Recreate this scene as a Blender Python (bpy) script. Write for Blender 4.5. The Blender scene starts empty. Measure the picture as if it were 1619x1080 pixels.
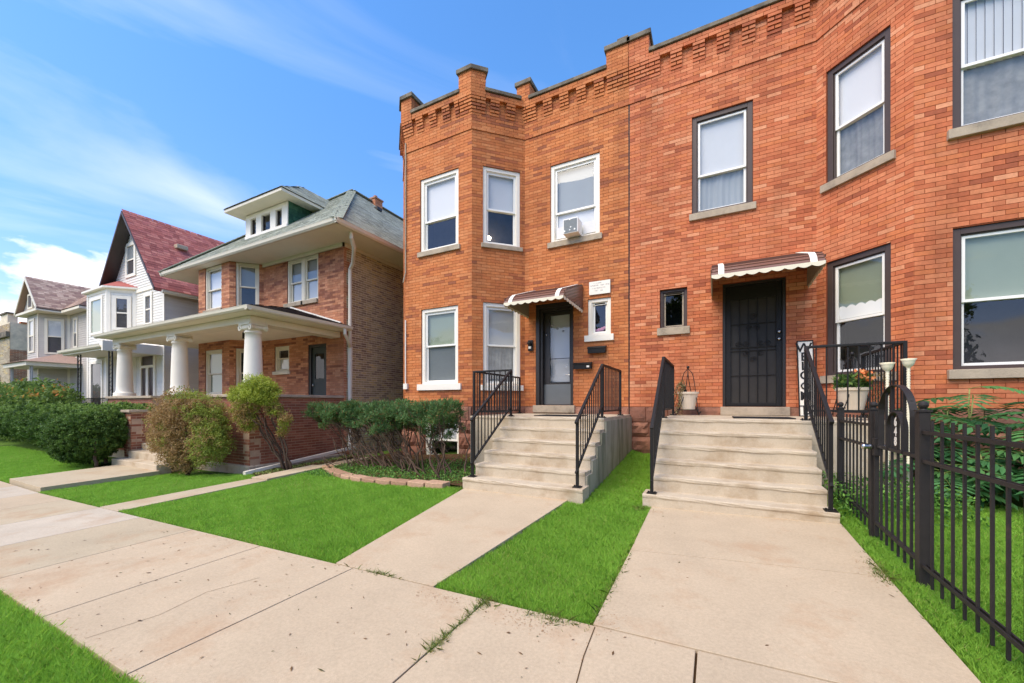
import bpy, bmesh, math, random
import numpy as np
from mathutils import Vector, Matrix

random.seed(11)
rng = np.random.default_rng(11)
sc = bpy.context.scene
COL = sc.collection
R = math.radians
EYE = 1.40                      # height of the lens above the pavement beside it

# ------------------------------------------------------------------ camera
cam_d = bpy.data.cameras.new('camera')
cam = bpy.data.objects.new('camera', cam_d)
COL.objects.link(cam)
YAW = R(27.3)
cam_d.sensor_width = 36.0
cam_d.lens = 13.81
cam_d.shift_y = 0.0605
cam_d.clip_start = 0.05
cam_d.clip_end = 6000
cam.location = (0, 0, EYE)
cam.rotation_euler = (R(90), 0, YAW)
sc.camera = cam

# ------------------------------------------------------------------ world: clear sky with scattered cloud
SUN_EL, SUN_AZ = R(53), R(202)      # azimuth: 0 = +Y (away from the street), clockwise
w = bpy.data.worlds.new('World')
sc.world = w
w.use_nodes = True
nt = w.node_tree
nt.nodes.clear()
N = nt.nodes.new
L = nt.links.new
out = N('ShaderNodeOutputWorld')
bg = N('ShaderNodeBackground')
bg.inputs['Strength'].default_value = 0.15
sky = N('ShaderNodeTexSky')
sky.sky_type = 'NISHITA'
sky.sun_disc = False
sky.sun_elevation = SUN_EL
sky.sun_rotation = SUN_AZ
sky.air_density = 1.0
sky.dust_density = 0.6
sky.ozone_density = 2.2
hs = N('ShaderNodeHueSaturation')
hs.inputs['Saturation'].default_value = 1.26
hs.inputs['Value'].default_value = 1.12
L(sky.outputs[0], hs.inputs['Color'])
tc = N('ShaderNodeTexCoord')
sep = N('ShaderNodeSeparateXYZ')
L(tc.outputs['Generated'], sep.inputs[0])


def wmath(op, a, b=None):
    m = N('ShaderNodeMath')
    m.operation = op
    for i, v in enumerate((a, b)):
        if v is None:
            continue
        if isinstance(v, (int, float)):
            m.inputs[i].default_value = v
        else:
            L(v, m.inputs[i])
    return m.outputs[0]


zc = wmath('MAXIMUM', sep.outputs[2], 0.0)
den = wmath('ADD', zc, 0.22)
px = wmath('DIVIDE', sep.outputs[0], den)
py = wmath('DIVIDE', sep.outputs[1], den)
cmb = N('ShaderNodeCombineXYZ')
L(px, cmb.inputs[0]); L(py, cmb.inputs[1])
mp = N('ShaderNodeMapping')
mp.inputs['Location'].default_value = (0.35, 0.75, 0.0)
mp.inputs['Rotation'].default_value = (0, 0, R(28))
mp.inputs['Scale'].default_value = (0.55, 1.25, 1.0)
mp0 = N('ShaderNodeMapping')
mp0.inputs['Rotation'].default_value = (0, 0, R(-66))
L(cmb.outputs[0], mp0.inputs[0])
L(mp0.outputs[0], mp.inputs[0])
n1 = N('ShaderNodeTexNoise')
n1.inputs['Scale'].default_value = 1.25
n1.inputs['Detail'].default_value = 9
n1.inputs['Roughness'].default_value = 0.52
n1.inputs['Distortion'].default_value = 0.9
L(mp.outputs[0], n1.inputs['Vector'])
r1 = N('ShaderNodeValToRGB')
r1.color_ramp.elements[0].position = 0.51
r1.color_ramp.elements[1].position = 0.86
L(n1.outputs[0], r1.inputs[0])
wisp = wmath('MULTIPLY', r1.outputs[0], 0.52)
# heaped cloud low over the horizon
mp2 = N('ShaderNodeMapping')
mp2.inputs['Location'].default_value = (0.6, 0.2, 0.0)
mp2.inputs['Scale'].default_value = (1.0, 1.0, 2.3)
L(tc.outputs['Generated'], mp2.inputs[0])
n2 = N('ShaderNodeTexNoise')
n2.inputs['Scale'].default_value = 4.2
n2.inputs['Detail'].default_value = 10
n2.inputs['Roughness'].default_value = 0.55
L(mp2.outputs[0], n2.inputs['Vector'])
lift = wmath('MULTIPLY', sep.outputs[2], 1.35)
heap = wmath('SUBTRACT', n2.outputs[0], lift)
r2 = N('ShaderNodeValToRGB')
r2.color_ramp.elements[0].position = 0.255
r2.color_ramp.elements[1].position = 0.33
L(heap, r2.inputs[0])
cl = wmath('MAXIMUM', wisp, r2.outputs[0])
mixc = N('ShaderNodeMix')
mixc.data_type = 'RGBA'
mixc.inputs[7].default_value = (5.0, 4.9, 5.1, 1)
L(cl, mixc.inputs[0])
# low haze: a touch less green and less bright towards the horizon, all the way round
hz = N('ShaderNodeValToRGB')
hz.color_ramp.elements[0].position = 0.0
hz.color_ramp.elements[0].color = (0.86, 0.66, 0.80, 1)
hz.color_ramp.elements[1].position = 0.62
hz.color_ramp.elements[1].color = (1, 0.98, 1, 1)
L(zc, hz.inputs[0])
hm = N('ShaderNodeMix')
hm.data_type = 'RGBA'
hm.blend_type = 'MULTIPLY'
hm.inputs[0].default_value = 1.0
L(hs.outputs[0], hm.inputs[6])
L(hz.outputs[0], hm.inputs[7])
L(hm.outputs[2], mixc.inputs[6])
L(mixc.outputs[2], bg.inputs[0])
L(bg.outputs[0], out.inputs[0])

# ------------------------------------------------------------------ sun (soft, through thin cloud)
sd = bpy.data.lights.new('sun', 'SUN')
sd.energy = 2.1
sd.angle = R(48)
sd.color = (1.0, 0.87, 0.66)
so = bpy.data.objects.new('sun', sd)
COL.objects.link(so)
dv = Vector((math.sin(SUN_AZ) * math.cos(SUN_EL), math.cos(SUN_AZ) * math.cos(SUN_EL), math.sin(SUN_EL)))
so.rotation_euler = dv.to_track_quat('Z', 'Y').to_euler()
so.location = dv * 60

sc.view_settings.view_transform = 'Standard'
sc.view_settings.look = 'None'
sc.view_settings.exposure = 1.05
sc.view_settings.gamma = 1.0
sc.render.engine = 'CYCLES'
sc.cycles.use_denoising = True
sc.cycles.max_bounces = 8
sc.cycles.transparent_max_bounces = 16


# ================================================================== helpers
def lin(r, g, b):
    f = lambda c: (c / 255 / 12.92) if c / 255 <= 0.04045 else ((c / 255 + 0.055) / 1.055) ** 2.4
    return (f(r), f(g), f(b))


def mat(name, color, rough=0.7, var=0.12, vscale=6.0, bump=0.0, bscale=60.0, spec=0.3, metal=0.0, tint=False,
        stain=None, stain_scale=1.2, stain_lo=0.55, stain_hi=0.75, coat=0.0, transl=0.0, streak=None, speckle=0.0):
    m = bpy.data.materials.new(name)
    m.use_nodes = True
    t = m.node_tree
    t.nodes.clear()
    o = t.nodes.new('ShaderNodeOutputMaterial')
    p = t.nodes.new('ShaderNodeBsdfPrincipled')
    p.inputs['Roughness'].default_value = rough
    p.inputs['Specular IOR Level'].default_value = spec
    p.inputs['Metallic'].default_value = metal
    p.inputs['Coat Weight'].default_value = coat
    tcn = t.nodes.new('ShaderNodeTexCoord')
    if tint:
        a = t.nodes.new('ShaderNodeAttribute')
        a.attribute_name = 'tint'
        csrc = a.outputs['Color']
    else:
        rgb = t.nodes.new('ShaderNodeRGB')
        rgb.outputs[0].default_value = (*color, 1)
        csrc = rgb.outputs[0]
    if var > 0:
        nz = t.nodes.new('ShaderNodeTexNoise')
        nz.inputs['Scale'].default_value = vscale
        nz.inputs['Detail'].default_value = 6
        nz.inputs['Roughness'].default_value = 0.62
        t.links.new(tcn.outputs['Object'], nz.inputs['Vector'])
        mr = t.nodes.new('ShaderNodeMapRange')
        mr.inputs[1].default_value = 0.25
        mr.inputs[2].default_value = 0.75
        mr.inputs[3].default_value = 1 - var
        mr.inputs[4].default_value = 1 + var
        t.links.new(nz.outputs[0], mr.inputs[0])
        mx = t.nodes.new('ShaderNodeVectorMath')
        mx.operation = 'SCALE'
        t.links.new(csrc, mx.inputs[0])
        t.links.new(mr.outputs[0], mx.inputs['Scale'])
        csrc = mx.outputs[0]
    if speckle > 0:
        for ssc, amt in ((260.0, speckle), (55.0, speckle * 0.7)):
            nk = t.nodes.new('ShaderNodeTexNoise')
            nk.inputs['Scale'].default_value = ssc
            nk.inputs['Detail'].default_value = 3
            t.links.new(tcn.outputs['Object'], nk.inputs['Vector'])
            mk = t.nodes.new('ShaderNodeMapRange')
            mk.inputs[1].default_value = 0.3
            mk.inputs[2].default_value = 0.7
            mk.inputs[3].default_value = 1 - amt
            mk.inputs[4].default_value = 1 + amt
            t.links.new(nk.outputs[0], mk.inputs[0])
            mv = t.nodes.new('ShaderNodeVectorMath')
            mv.operation = 'SCALE'
            t.links.new(csrc, mv.inputs[0])
            t.links.new(mk.outputs[0], mv.inputs['Scale'])
            csrc = mv.outputs[0]
    if stain is not None:
        ns = t.nodes.new('ShaderNodeTexNoise')
        ns.inputs['Scale'].default_value = stain_scale
        ns.inputs['Detail'].default_value = 9
        ns.inputs['Roughness'].default_value = 0.68
        if streak:
            mpp = t.nodes.new('ShaderNodeMapping')
            mpp.inputs['Scale'].default_value = streak
            t.links.new(tcn.outputs['Object'], mpp.inputs[0])
            t.links.new(mpp.outputs[0], ns.inputs['Vector'])
        else:
            t.links.new(tcn.outputs['Object'], ns.inputs['Vector'])
        rr = t.nodes.new('ShaderNodeMapRange')
        rr.inputs[1].default_value = stain_lo
        rr.inputs[2].default_value = stain_hi
        t.links.new(ns.outputs[0], rr.inputs[0])
        mm = t.nodes.new('ShaderNodeMix')
        mm.data_type = 'RGBA'
        mm.inputs[7].default_value = (*stain, 1)
        t.links.new(rr.outputs[0], mm.inputs[0])
        t.links.new(csrc, mm.inputs[6])
        csrc = mm.outputs[2]
    t.links.new(csrc, p.inputs['Base Color'])
    if bump > 0:
        nb = t.nodes.new('ShaderNodeTexNoise')
        nb.inputs['Scale'].default_value = bscale
        nb.inputs['Detail'].default_value = 5
        t.links.new(tcn.outputs['Object'], nb.inputs['Vector'])
        bn = t.nodes.new('ShaderNodeBump')
        bn.inputs['Strength'].default_value = bump
        bn.inputs['Distance'].default_value = 0.01
        t.links.new(nb.outputs[0], bn.inputs['Height'])
        t.links.new(bn.outputs[0], p.inputs['Normal'])
    if transl > 0:
        tr = t.nodes.new('ShaderNodeBsdfTranslucent')
        t.links.new(csrc, tr.inputs[0])
        ms = t.nodes.new('ShaderNodeMixShader')
        ms.inputs[0].default_value = transl
        t.links.new(p.outputs[0], ms.inputs[1])
        t.links.new(tr.outputs[0], ms.inputs[2])
        t.links.new(ms.outputs[0], o.inputs[0])
    else:
        t.links.new(p.outputs[0], o.inputs[0])
    return m


def glass_mat(name, ior=1.9, tint=(0.97, 0.98, 0.98), wob=0.02):
    m = bpy.data.materials.new(name)
    m.use_nodes = True
    t = m.node_tree
    t.nodes.clear()
    o = t.nodes.new('ShaderNodeOutputMaterial')
    g = t.nodes.new('ShaderNodeBsdfGlossy')
    g.inputs['Roughness'].default_value = 0.015
    tr = t.nodes.new('ShaderNodeBsdfTransparent')
    tr.inputs[0].default_value = (*tint, 1)
    fr = t.nodes.new('ShaderNodeFresnel')
    # thin pane: the same reflectance from either side
    ge = t.nodes.new('ShaderNodeNewGeometry')
    ex = t.nodes.new('ShaderNodeMath')
    ex.operation = 'MULTIPLY_ADD'
    ex.inputs[1].default_value = -2.0
    ex.inputs[2].default_value = 1.0
    t.links.new(ge.outputs['Backfacing'], ex.inputs[0])
    pw_ = t.nodes.new('ShaderNodeMath')
    pw_.operation = 'POWER'
    pw_.inputs[0].default_value = ior
    t.links.new(ex.outputs[0], pw_.inputs[1])
    t.links.new(pw_.outputs[0], fr.inputs['IOR'])
    tcn = t.nodes.new('ShaderNodeTexCoord')
    nz = t.nodes.new('ShaderNodeTexNoise')
    nz.inputs['Scale'].default_value = 1.3
    nz.inputs['Detail'].default_value = 1
    t.links.new(tcn.outputs['Object'], nz.inputs['Vector'])
    bn = t.nodes.new('ShaderNodeBump')
    bn.inputs['Strength'].default_value = wob
    bn.inputs['Distance'].default_value = 0.1
    t.links.new(nz.outputs[0], bn.inputs['Height'])
    t.links.new(bn.outputs[0], g.inputs['Normal'])
    ms = t.nodes.new('ShaderNodeMixShader')
    t.links.new(fr.outputs[0], ms.inputs[0])
    t.links.new(tr.outputs[0], ms.inputs[1])
    t.links.new(g.outputs[0], ms.inputs[2])
    t.links.new(ms.outputs[0], o.inputs[0])
    return m


def emit_mat(name, color, strength):
    m = bpy.data.materials.new(name)
    m.use_nodes = True
    p = m.node_tree.nodes['Principled BSDF']
    p.inputs['Base Color'].default_value = (*color, 1)
    p.inputs['Emission Color'].default_value = (*color, 1)
    p.inputs['Emission Strength'].default_value = strength
    return m


ORG = {}


class Frame:
    """a vertical plane: s along it, n out of it, z up"""
    def __init__(self, o, d, n=None):
        self.o = o
        self.d = d
        self.n = n if n else (d[1], -d[0])

    def pt(self, s, n, z):
        return (self.o[0] + self.d[0] * s + self.n[0] * n, self.o[1] + self.d[1] * s + self.n[1] * n, z)


def wall_frame(a, b):
    dx, dy = b[0] - a[0], b[1] - a[1]
    l = math.hypot(dx, dy)
    return Frame(a, (dx / l, dy / l)), l


class MB:
    def __init__(self):
        self.v = []
        self.f = []
        self.t = []

    def add(self, vs, fs, tint=None):
        b = len(self.v)
        self.v += [tuple(q) for q in vs]
        self.f += [tuple(i + b for i in q) for q in fs]
        self.t += [tint if tint else (1, 1, 1)] * len(vs)
        return self

    def hexa(self, p, tint=None, skip=()):
        fs = [(0, 3, 2, 1), (4, 5, 6, 7), (0, 1, 5, 4), (1, 2, 6, 5), (2, 3, 7, 6), (3, 0, 4, 7)]
        return self.add(p, [q for i, q in enumerate(fs) if i not in skip], tint)

    def box(self, x0, x1, y0, y1, z0, z1, tint=None):
        return self.hexa([(x0, y0, z0), (x1, y0, z0), (x1, y1, z0), (x0, y1, z0),
                          (x0, y0, z1), (x1, y0, z1), (x1, y1, z1), (x0, y1, z1)], tint)

    def fbox(self, fr, s0, s1, n0, n1, z0, z1, tint=None, skip=()):
        q = fr.pt
        return self.hexa([q(s0, n1, z0), q(s1, n1, z0), q(s1, n0, z0), q(s0, n0, z0),
                          q(s0, n1, z1), q(s1, n1, z1), q(s1, n0, z1), q(s0, n0, z1)], tint, skip)

    def prism(self, poly, z0, z1, tint=None):
        n = len(poly)
        z0s = z0 if isinstance(z0, (list, tuple)) else [z0] * n
        z1s = z1 if isinstance(z1, (list, tuple)) else [z1] * n
        vs = [(p[0], p[1], z0s[i]) for i, p in enumerate(poly)] + [(p[0], p[1], z1s[i]) for i, p in enumerate(poly)]
        fs = [tuple(reversed(range(n))), tuple(range(n, 2 * n))]
        fs += [(i, (i + 1) % n, n + (i + 1) % n, n + i) for i in range(n)]
        return self.add(vs, fs, tint)

    def poly(self, pts, tint=None):
        return self.add(pts, [tuple(range(len(pts)))], tint)

    def extrude(self, prof, fn0, fn1, tint=None):
        """profile points mapped by two functions (ends of the extrusion)"""
        n = len(prof)
        vs = [fn0(*p) for p in prof] + [fn1(*p) for p in prof]
        fs = [tuple(range(n)), tuple(reversed(range(n, 2 * n)))]
        fs += [(i, n + i, n + (i + 1) % n, (i + 1) % n) for i in range(n)]
        return self.add(vs, fs, tint)

    def tube(self, pts, r, sides=8, tint=None, caps=True, closed=False):
        pts = [Vector(p) for p in pts]
        n = len(pts)
        rs = r if isinstance(r, (list, tuple)) else [r] * n
        vs, fs = [], []
        ref = None
        for i, p in enumerate(pts):
            if closed:
                d = (pts[(i + 1) % n] - pts[i - 1]).normalized()
            else:
                d = (pts[min(i + 1, n - 1)] - pts[max(i - 1, 0)]).normalized()
            if ref is None:
                ref = d.orthogonal().normalized()
            else:
                ref = (ref - d * ref.dot(d))
                ref = ref.normalized() if ref.length > 1e-6 else d.orthogonal().normalized()
            b = d.cross(ref)
            for k in range(sides):
                a = 2 * math.pi * (k + 0.5) / sides
                vs.append(p + (ref * math.cos(a) + b * math.sin(a)) * rs[i])
        m = n if closed else n - 1
        for i in range(m):
            for k in range(sides):
                a, b2 = i * sides + k, i * sides + (k + 1) % sides
                j = ((i + 1) % n) * sides
                fs.append((a, b2, j + (k + 1) % sides, j + k))
        if caps and not closed:
            fs.append(tuple(reversed(range(sides))))
            fs.append(tuple((n - 1) * sides + k for k in range(sides)))
        return self.add(vs, fs, tint)

    def bar(self, a, b, wd, ht=None, tint=None):
        """rectangular bar from a to b, wd wide, ht high"""
        ht = ht or wd
        a, b = Vector(a), Vector(b)
        d = (b - a).normalized()
        up = Vector((0, 0, 1)) if abs(d.z) < 0.95 else Vector((0, 1, 0))
        sdv = d.cross(up).normalized()
        up = sdv.cross(d).normalized()
        o = []
        for q in (a, b):
            for i, j in ((-1, -1), (1, -1), (1, 1), (-1, 1)):
                o.append(q + sdv * (i * wd / 2) + up * (j * ht / 2))
        return self.hexa(o, tint)

    def lathe(self, c, prof, sides=24, tint=None, axis=None):
        vs, fs = [], []
        ax = Vector(axis).normalized() if axis else Vector((0, 0, 1))
        e1 = ax.orthogonal().normalized()
        e2 = ax.cross(e1)
        c = Vector(c)
        for r, z in prof:
            for k in range(sides):
                a = 2 * math.pi * k / sides
                vs.append(c + ax * z + (e1 * math.cos(a) + e2 * math.sin(a)) * r)
        for i in range(len(prof) - 1):
            for k in range(sides):
                fs.append((i * sides + k, i * sides + (k + 1) % sides, (i + 1) * sides + (k + 1) % sides, (i + 1) * sides + k))
        fs.append(tuple(reversed(range(sides))))
        fs.append(tuple((len(prof) - 1) * sides + k for k in range(sides)))
        return self.add(vs, fs, tint)

    def build(self, name, material, parent=None, smooth=False, tint=False, fix=None, bevel=0.0, shift=None):
        org = ORG.get(parent.name, (0, 0, 0)) if parent else (shift or (0, 0, 0))
        me = bpy.data.meshes.new(name)
        va = np.array(self.v, dtype=np.float64).reshape(-1, 3) - np.array(org)
        me.from_pydata(va.tolist(), [], self.f)
        if fix is None:
            fix = len(self.f) < 6000
        if fix:
            b = bmesh.new()
            b.from_mesh(me)
            bmesh.ops.recalc_face_normals(b, faces=b.faces)
            b.to_mesh(me)
            b.free()
        if tint:
            at = me.attributes.new('tint', 'FLOAT_COLOR', 'POINT')
            cl = np.ones((len(self.v), 4), dtype=np.float32)
            cl[:, :3] = np.array(self.t, dtype=np.float32)
            at.data.foreach_set('color', cl.ravel())
        if smooth:
            me.shade_smooth()
        me.materials.append(material)
        ob = bpy.data.objects.new(name, me)
        COL.objects.link(ob)
        if parent:
            ob.parent = parent
            ORG[ob.name] = org
        elif shift:
            ob.location = shift
            ORG[ob.name] = shift
        if bevel > 0:
            bv = ob.modifiers.new('bevel', 'BEVEL')
            bv.width = bevel
            bv.segments = 2
            bv.limit_method = 'ANGLE'
        return ob


def tag(o, label=None, cat=None, group=None, kind=None):
    if label:
        o['label'] = label
    if cat:
        o['category'] = cat
    if group:
        o['group'] = group
    if kind:
        o['kind'] = kind
    return o


def thing(name, loc, label, cat, group=None):
    o = bpy.data.objects.new(name, None)
    o.empty_display_size = 0.2
    COL.objects.link(o)
    o.location = loc
    ORG[o.name] = tuple(loc)
    return tag(o, label, cat, group)


def cloud_mesh(name, P, size, tint, material, parent=None, aspect=0.5, dirs=None, shift=None):
    """many leaf-shaped faces at P (N,3)"""
    n = len(P)
    org = np.array(ORG.get(parent.name, (0, 0, 0)) if parent else (shift or (0, 0, 0)))
    P = P - org
    a = rng.normal(size=(n, 3)) if dirs is None else dirs + rng.normal(size=(n, 3)) * 0.35
    a /= np.linalg.norm(a, axis=1)[:, None]
    b = np.cross(a, rng.normal(size=(n, 3)))
    b /= np.linalg.norm(b, axis=1)[:, None] + 1e-9
    size = np.broadcast_to(np.asarray(size, dtype=float), (n,))[:, None]
    V = np.empty((n, 4, 3))
    V[:, 0] = P - a * size
    V[:, 1] = P + b * size * aspect
    V[:, 2] = P + a * size
    V[:, 3] = P - b * size * aspect
    me = bpy.data.meshes.new(name)
    me.vertices.add(n * 4)
    me.vertices.foreach_set('co', V.ravel())
    me.loops.add(n * 4)
    me.loops.foreach_set('vertex_index', np.arange(n * 4, dtype=np.int32))
    me.polygons.add(n)
    me.polygons.foreach_set('loop_start', np.arange(0, n * 4, 4, dtype=np.int32))
    me.update(calc_edges=True)
    at = me.attributes.new('tint', 'FLOAT_COLOR', 'POINT')
    cl = np.ones((n, 4, 4), dtype=np.float32)
    cl[:, :, :3] = np.asarray(tint)[:, None, :]
    at.data.foreach_set('color', cl.ravel())
    me.materials.append(material)
    ob = bpy.data.objects.new(name, me)
    COL.objects.link(ob)
    if parent:
        ob.parent = parent
        ORG[ob.name] = tuple(org)
    elif shift:
        ob.location = shift
    return ob


def blob_points(blobs, per, cl_n, spread, shell=0.25, lump=0.10):
    """leaf points in clumps over the surfaces of ellipsoid blobs; returns points, clump index random value, outward dirs"""
    Ps, Ks, Ds, Zs = [], [], [], []
    for (c, rad) in blobs:
        c, rad = np.array(c), np.array(rad)
        k = max(4, int(cl_n * (rad[0] * rad[1] + rad[1] * rad[2] + rad[0] * rad[2])))
        d = rng.normal(size=(k, 3))
        d /= np.linalg.norm(d, axis=1)[:, None]
        rr = 1 - shell * rng.random(k) ** 1.5
        bump = 1 + lump * (np.sin(d[:, 0] * 5 + c[0] * 3) * np.cos(d[:, 2] * 6 + c[1]) + 0.5 * rng.normal(size=k))
        C = c + d * rad * (rr * bump)[:, None]
        key = rng.random(k)
        q = C[:, None, :] + rng.normal(size=(k, per, 3)) * spread
        Ps.append(q.reshape(-1, 3))
        Ks.append(np.repeat(key, per))
        Ds.append(np.repeat(d, per, axis=0))
    return np.concatenate(Ps), np.concatenate(Ks), np.concatenate(Ds)


def mixcol(a, b, t):
    t = np.asarray(t)[:, None]
    return np.array(a)[None, :] * (1 - t) + np.array(b)[None, :] * t


def project(p):
    c, s = math.cos(YAW), math.sin(YAW)
    t = -s * p[0] + c * p[1]
    if t < 0.1:
        return None
    return (809.5 + 621 * (c * p[0] + s * p[1]) / t, 638 - 621 * p[2] / t, t)


# ------------------------------------------------------------------ the lie of the land (heights relative to the lens)
def g(x, y):
    x = np.asarray(x, dtype=float)
    y = np.asarray(y, dtype=float)
    s_ = -1.385 + 0.024 * np.clip(x, -11, 2)
    rise = np.interp(x, [-20, -9.3, -8.6, -6, -3.4, -1.9, -1.3, 10], [0.05, 0.1, 0.24, 0.35, 0.60, 0.55, 0.36, 0.36])
    return s_ + rise * np.clip((y - 2.4) / 6, 0, 1) ** 1.5 - 0.012 * np.clip(2.4 - y, 0, 3.2)


def gz(x, y):
    return float(g(x, y))


# ================================================================== materials
M = {}
M['mortar_l'] = mat('mortar_warm', lin(150, 90, 56), 0.95, 0.2, 5, 0.3, 90)
M['mortar_r'] = mat('mortar_red', lin(146, 76, 46), 0.95, 0.2, 5, 0.3, 90)
M['mortar_pale'] = mat('mortar_pale', lin(222, 208, 182), 0.95, 0.2, 5, 0.3, 90)
M['mortar_porch'] = mat('mortar_porch', lin(186, 156, 130), 0.95, 0.2, 5, 0.3, 90)
M['mortar_dark'] = mat('mortar_dark', lin(146, 104, 84), 0.95, 0.2, 5, 0.3, 90)
M['brick'] = mat('fired_brick', (1, 1, 1), 0.82, 0.14, 22, 0.25, 140, 0.25, tint=True, stain=lin(112, 66, 44), stain_scale=0.9, stain_lo=0.46, stain_hi=0.98, streak=(1.5, 1.5, 0.5))
M['stone'] = mat('limestone', lin(176, 160, 138), 0.9, 0.22, 7, 0.5, 70, stain=lin(84, 78, 70), stain_scale=3.5, stain_lo=0.5, stain_hi=0.8)
M['coping'] = mat('weathered_stone', lin(128, 118, 102), 0.92, 0.3, 5, 0.6, 50, stain=lin(60, 56, 50), stain_scale=3, stain_lo=0.42, stain_hi=0.7)
M['sandstone'] = mat('brown_sandstone', (1, 1, 1), 0.92, 0.25, 5, 0.8, 35, tint=True, stain=lin(72, 58, 50), stain_scale=2.2, stain_lo=0.5, stain_hi=0.78)
M['white'] = mat('white_paint', lin(238, 230, 214), 0.5, 0.04, 3, 0.05, 40, 0.4)
M['vinyl'] = mat('white_vinyl', lin(240, 236, 226), 0.35, 0.02, 3, 0, 40, 0.45)
M['cream'] = mat('cream_paint', lin(222, 213, 192), 0.55, 0.06, 2.5, 0.08, 30, 0.35)
M['soffit'] = mat('painted_boards', lin(240, 233, 214), 0.65, 0.06, 2.0, 0.05, 20)
M['brown_trim'] = mat('brown_aluminium', lin(74, 60, 54), 0.5, 0.1, 4, 0.03, 30, 0.4)
M['bronze'] = mat('dark_bronze', lin(46, 40, 36), 0.42, 0.1, 6, 0.0, 30, 0.5)
M['grey_panel'] = mat('grey_kick_plate', lin(120, 122, 120), 0.35, 0.08, 3, 0.0, 30, 0.5, 0.4)
M['iron'] = mat('black_iron', lin(30, 28, 27), 0.5, 0.2, 20, 0.15, 200, 0.3, stain=lin(64, 46, 36), stain_scale=9, stain_lo=0.62, stain_hi=0.9)
M['iron_warm'] = mat('weathered_black_fence', lin(42, 38, 36), 0.55, 0.22, 12, 0.15, 150, 0.3, stain=lin(82, 66, 54), stain_scale=7, stain_lo=0.60, stain_hi=0.9)
M['steel'] = mat('brushed_steel', lin(190, 190, 188), 0.25, 0.04, 10, 0, 30, 0.5, 1.0)
M['glass'] = glass_mat('window_glass', 1.75)
M['glass_dark'] = glass_mat('old_glass', 1.6, (0.55, 0.58, 0.58))
M['blind_pale'] = mat('pale_blind', lin(206, 206, 206), 0.7, 0.03, 2, 0.0, 20, 0.2)
M['blind_white'] = mat('white_shade', lin(222, 220, 218), 0.75, 0.02, 2, 0.0, 20, 0.2)
M['blind_green'] = mat('sage_blind', lin(178, 186, 166), 0.7, 0.04, 2, 0.0, 20, 0.2)
M['blind_grey'] = mat('grey_blind', lin(156, 160, 160), 0.7, 0.05, 2, 0.0, 20, 0.2)
M['dark_room'] = mat('dim_room', lin(92, 88, 88), 0.9, 0.3, 2, 0.0, 20, 0.1)  # dimness of the unlit rooms is put into this colour
M['curtain'] = mat('lace_curtain', lin(138, 138, 134), 0.85, 0.3, 7, 0.0, 20, 0.1)
M['concrete'] = mat('step_concrete', lin(190, 175, 152), 0.9, 0.1, 3.0, 0.25, 120, 0.2, stain=lin(146, 120, 88), stain_scale=2.2, stain_lo=0.48, stain_hi=0.82, speckle=0.07)
M['concrete_wall'] = mat('streaked_concrete', lin(176, 168, 148), 0.92, 0.12, 3.0, 0.3, 90, 0.2, stain=lin(96, 98, 70), stain_scale=2.4, stain_lo=0.45, stain_hi=0.75, streak=(2.5, 2.5, 0.35))
M['slab'] = mat('pavement_concrete', (1, 1, 1), 0.93, 0.09, 1.6, 0.18, 320, 0.15, tint=True, stain=lin(170, 132, 98), stain_scale=1.5, stain_lo=0.52, stain_hi=0.90, speckle=0.10)
M['soil'] = mat('soil', lin(86, 66, 46), 1.0, 0.35, 9, 0.8, 40, 0.05)
M['turf'] = mat('turf_soil', lin(86, 112, 46), 1.0, 0.35, 7, 0.8, 40, 0.05)
M['asphalt'] = mat('asphalt', (0.05, 0.05, 0.052), 0.9, 0.2, 20, 0.5, 200, 0.2)
M['leaf'] = mat('leaf', (1, 1, 1), 0.55, 0.1, 8, 0, 30, 0.3, tint=True, transl=0.35)
M['grass'] = mat('grass_blade', (1, 1, 1), 0.5, 0.0, 8, 0, 30, 0.25, tint=True, transl=0.4)
M['bark'] = mat('bark', lin(92, 76, 64), 0.95, 0.3, 14, 0.8, 60, 0.1)
M['awning'] = mat('brown_awning_metal', lin(116, 82, 70), 0.36, 0.08, 4, 0.03, 30, 0.45)
M['awning_lo'] = mat('awning_underside', lin(150, 136, 116), 0.6, 0.08, 4, 0.0, 30, 0.3)
M['valance'] = mat('cream_valance', lin(226, 216, 190), 0.45, 0.04, 4, 0.0, 30, 0.4)
M['shingle'] = mat('asphalt_shingle', (1, 1, 1), 0.95, 0.18, 18, 0.4, 160, 0.1, tint=True)
M['siding'] = mat('vinyl_siding', (1, 1, 1), 0.5, 0.03, 3, 0.0, 30, 0.3, tint=True)
M['terracotta_pot'] = mat('cream_plastic_pot', lin(226, 208, 182), 0.5, 0.08, 5, 0.05, 50, 0.35)
M['black_mat'] = mat('rubber_mat', lin(44, 43, 44), 0.95, 0.25, 60, 0.6, 200, 0.1)
M['ink'] = mat('black_paint', lin(24, 23, 23), 0.6, 0.05, 10)
M['sign_white'] = mat('sign_white', lin(236, 228, 212), 0.6, 0.03, 8)
M['edging'] = mat('tumbled_block', (1, 1, 1), 0.95, 0.22, 12, 0.8, 60, 0.1, tint=True)
M['porcelain'] = mat('frosted_lamp', lin(236, 226, 196), 0.4, 0.05, 12, 0.1, 60, 0.4)
M['petal'] = mat('petal', (1, 1, 1), 0.6, 0.05, 8, 0, 30, 0.2, tint=True, transl=0.2)
M['door_green'] = mat('dark_green_door', lin(52, 58, 54), 0.5, 0.1, 4, 0, 30, 0.4)
M['plastic_grey'] = mat('grey_plastic', lin(150, 152, 154), 0.5, 0.05, 4, 0, 30, 0.4)
M['pink'] = mat('pink_plush', lin(206, 150, 176), 0.9, 0.1, 20, 0.5, 90, 0.1)
M['bulb'] = emit_mat('lit_bulb', (1.0, 0.86, 0.62), 14.0)

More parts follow.
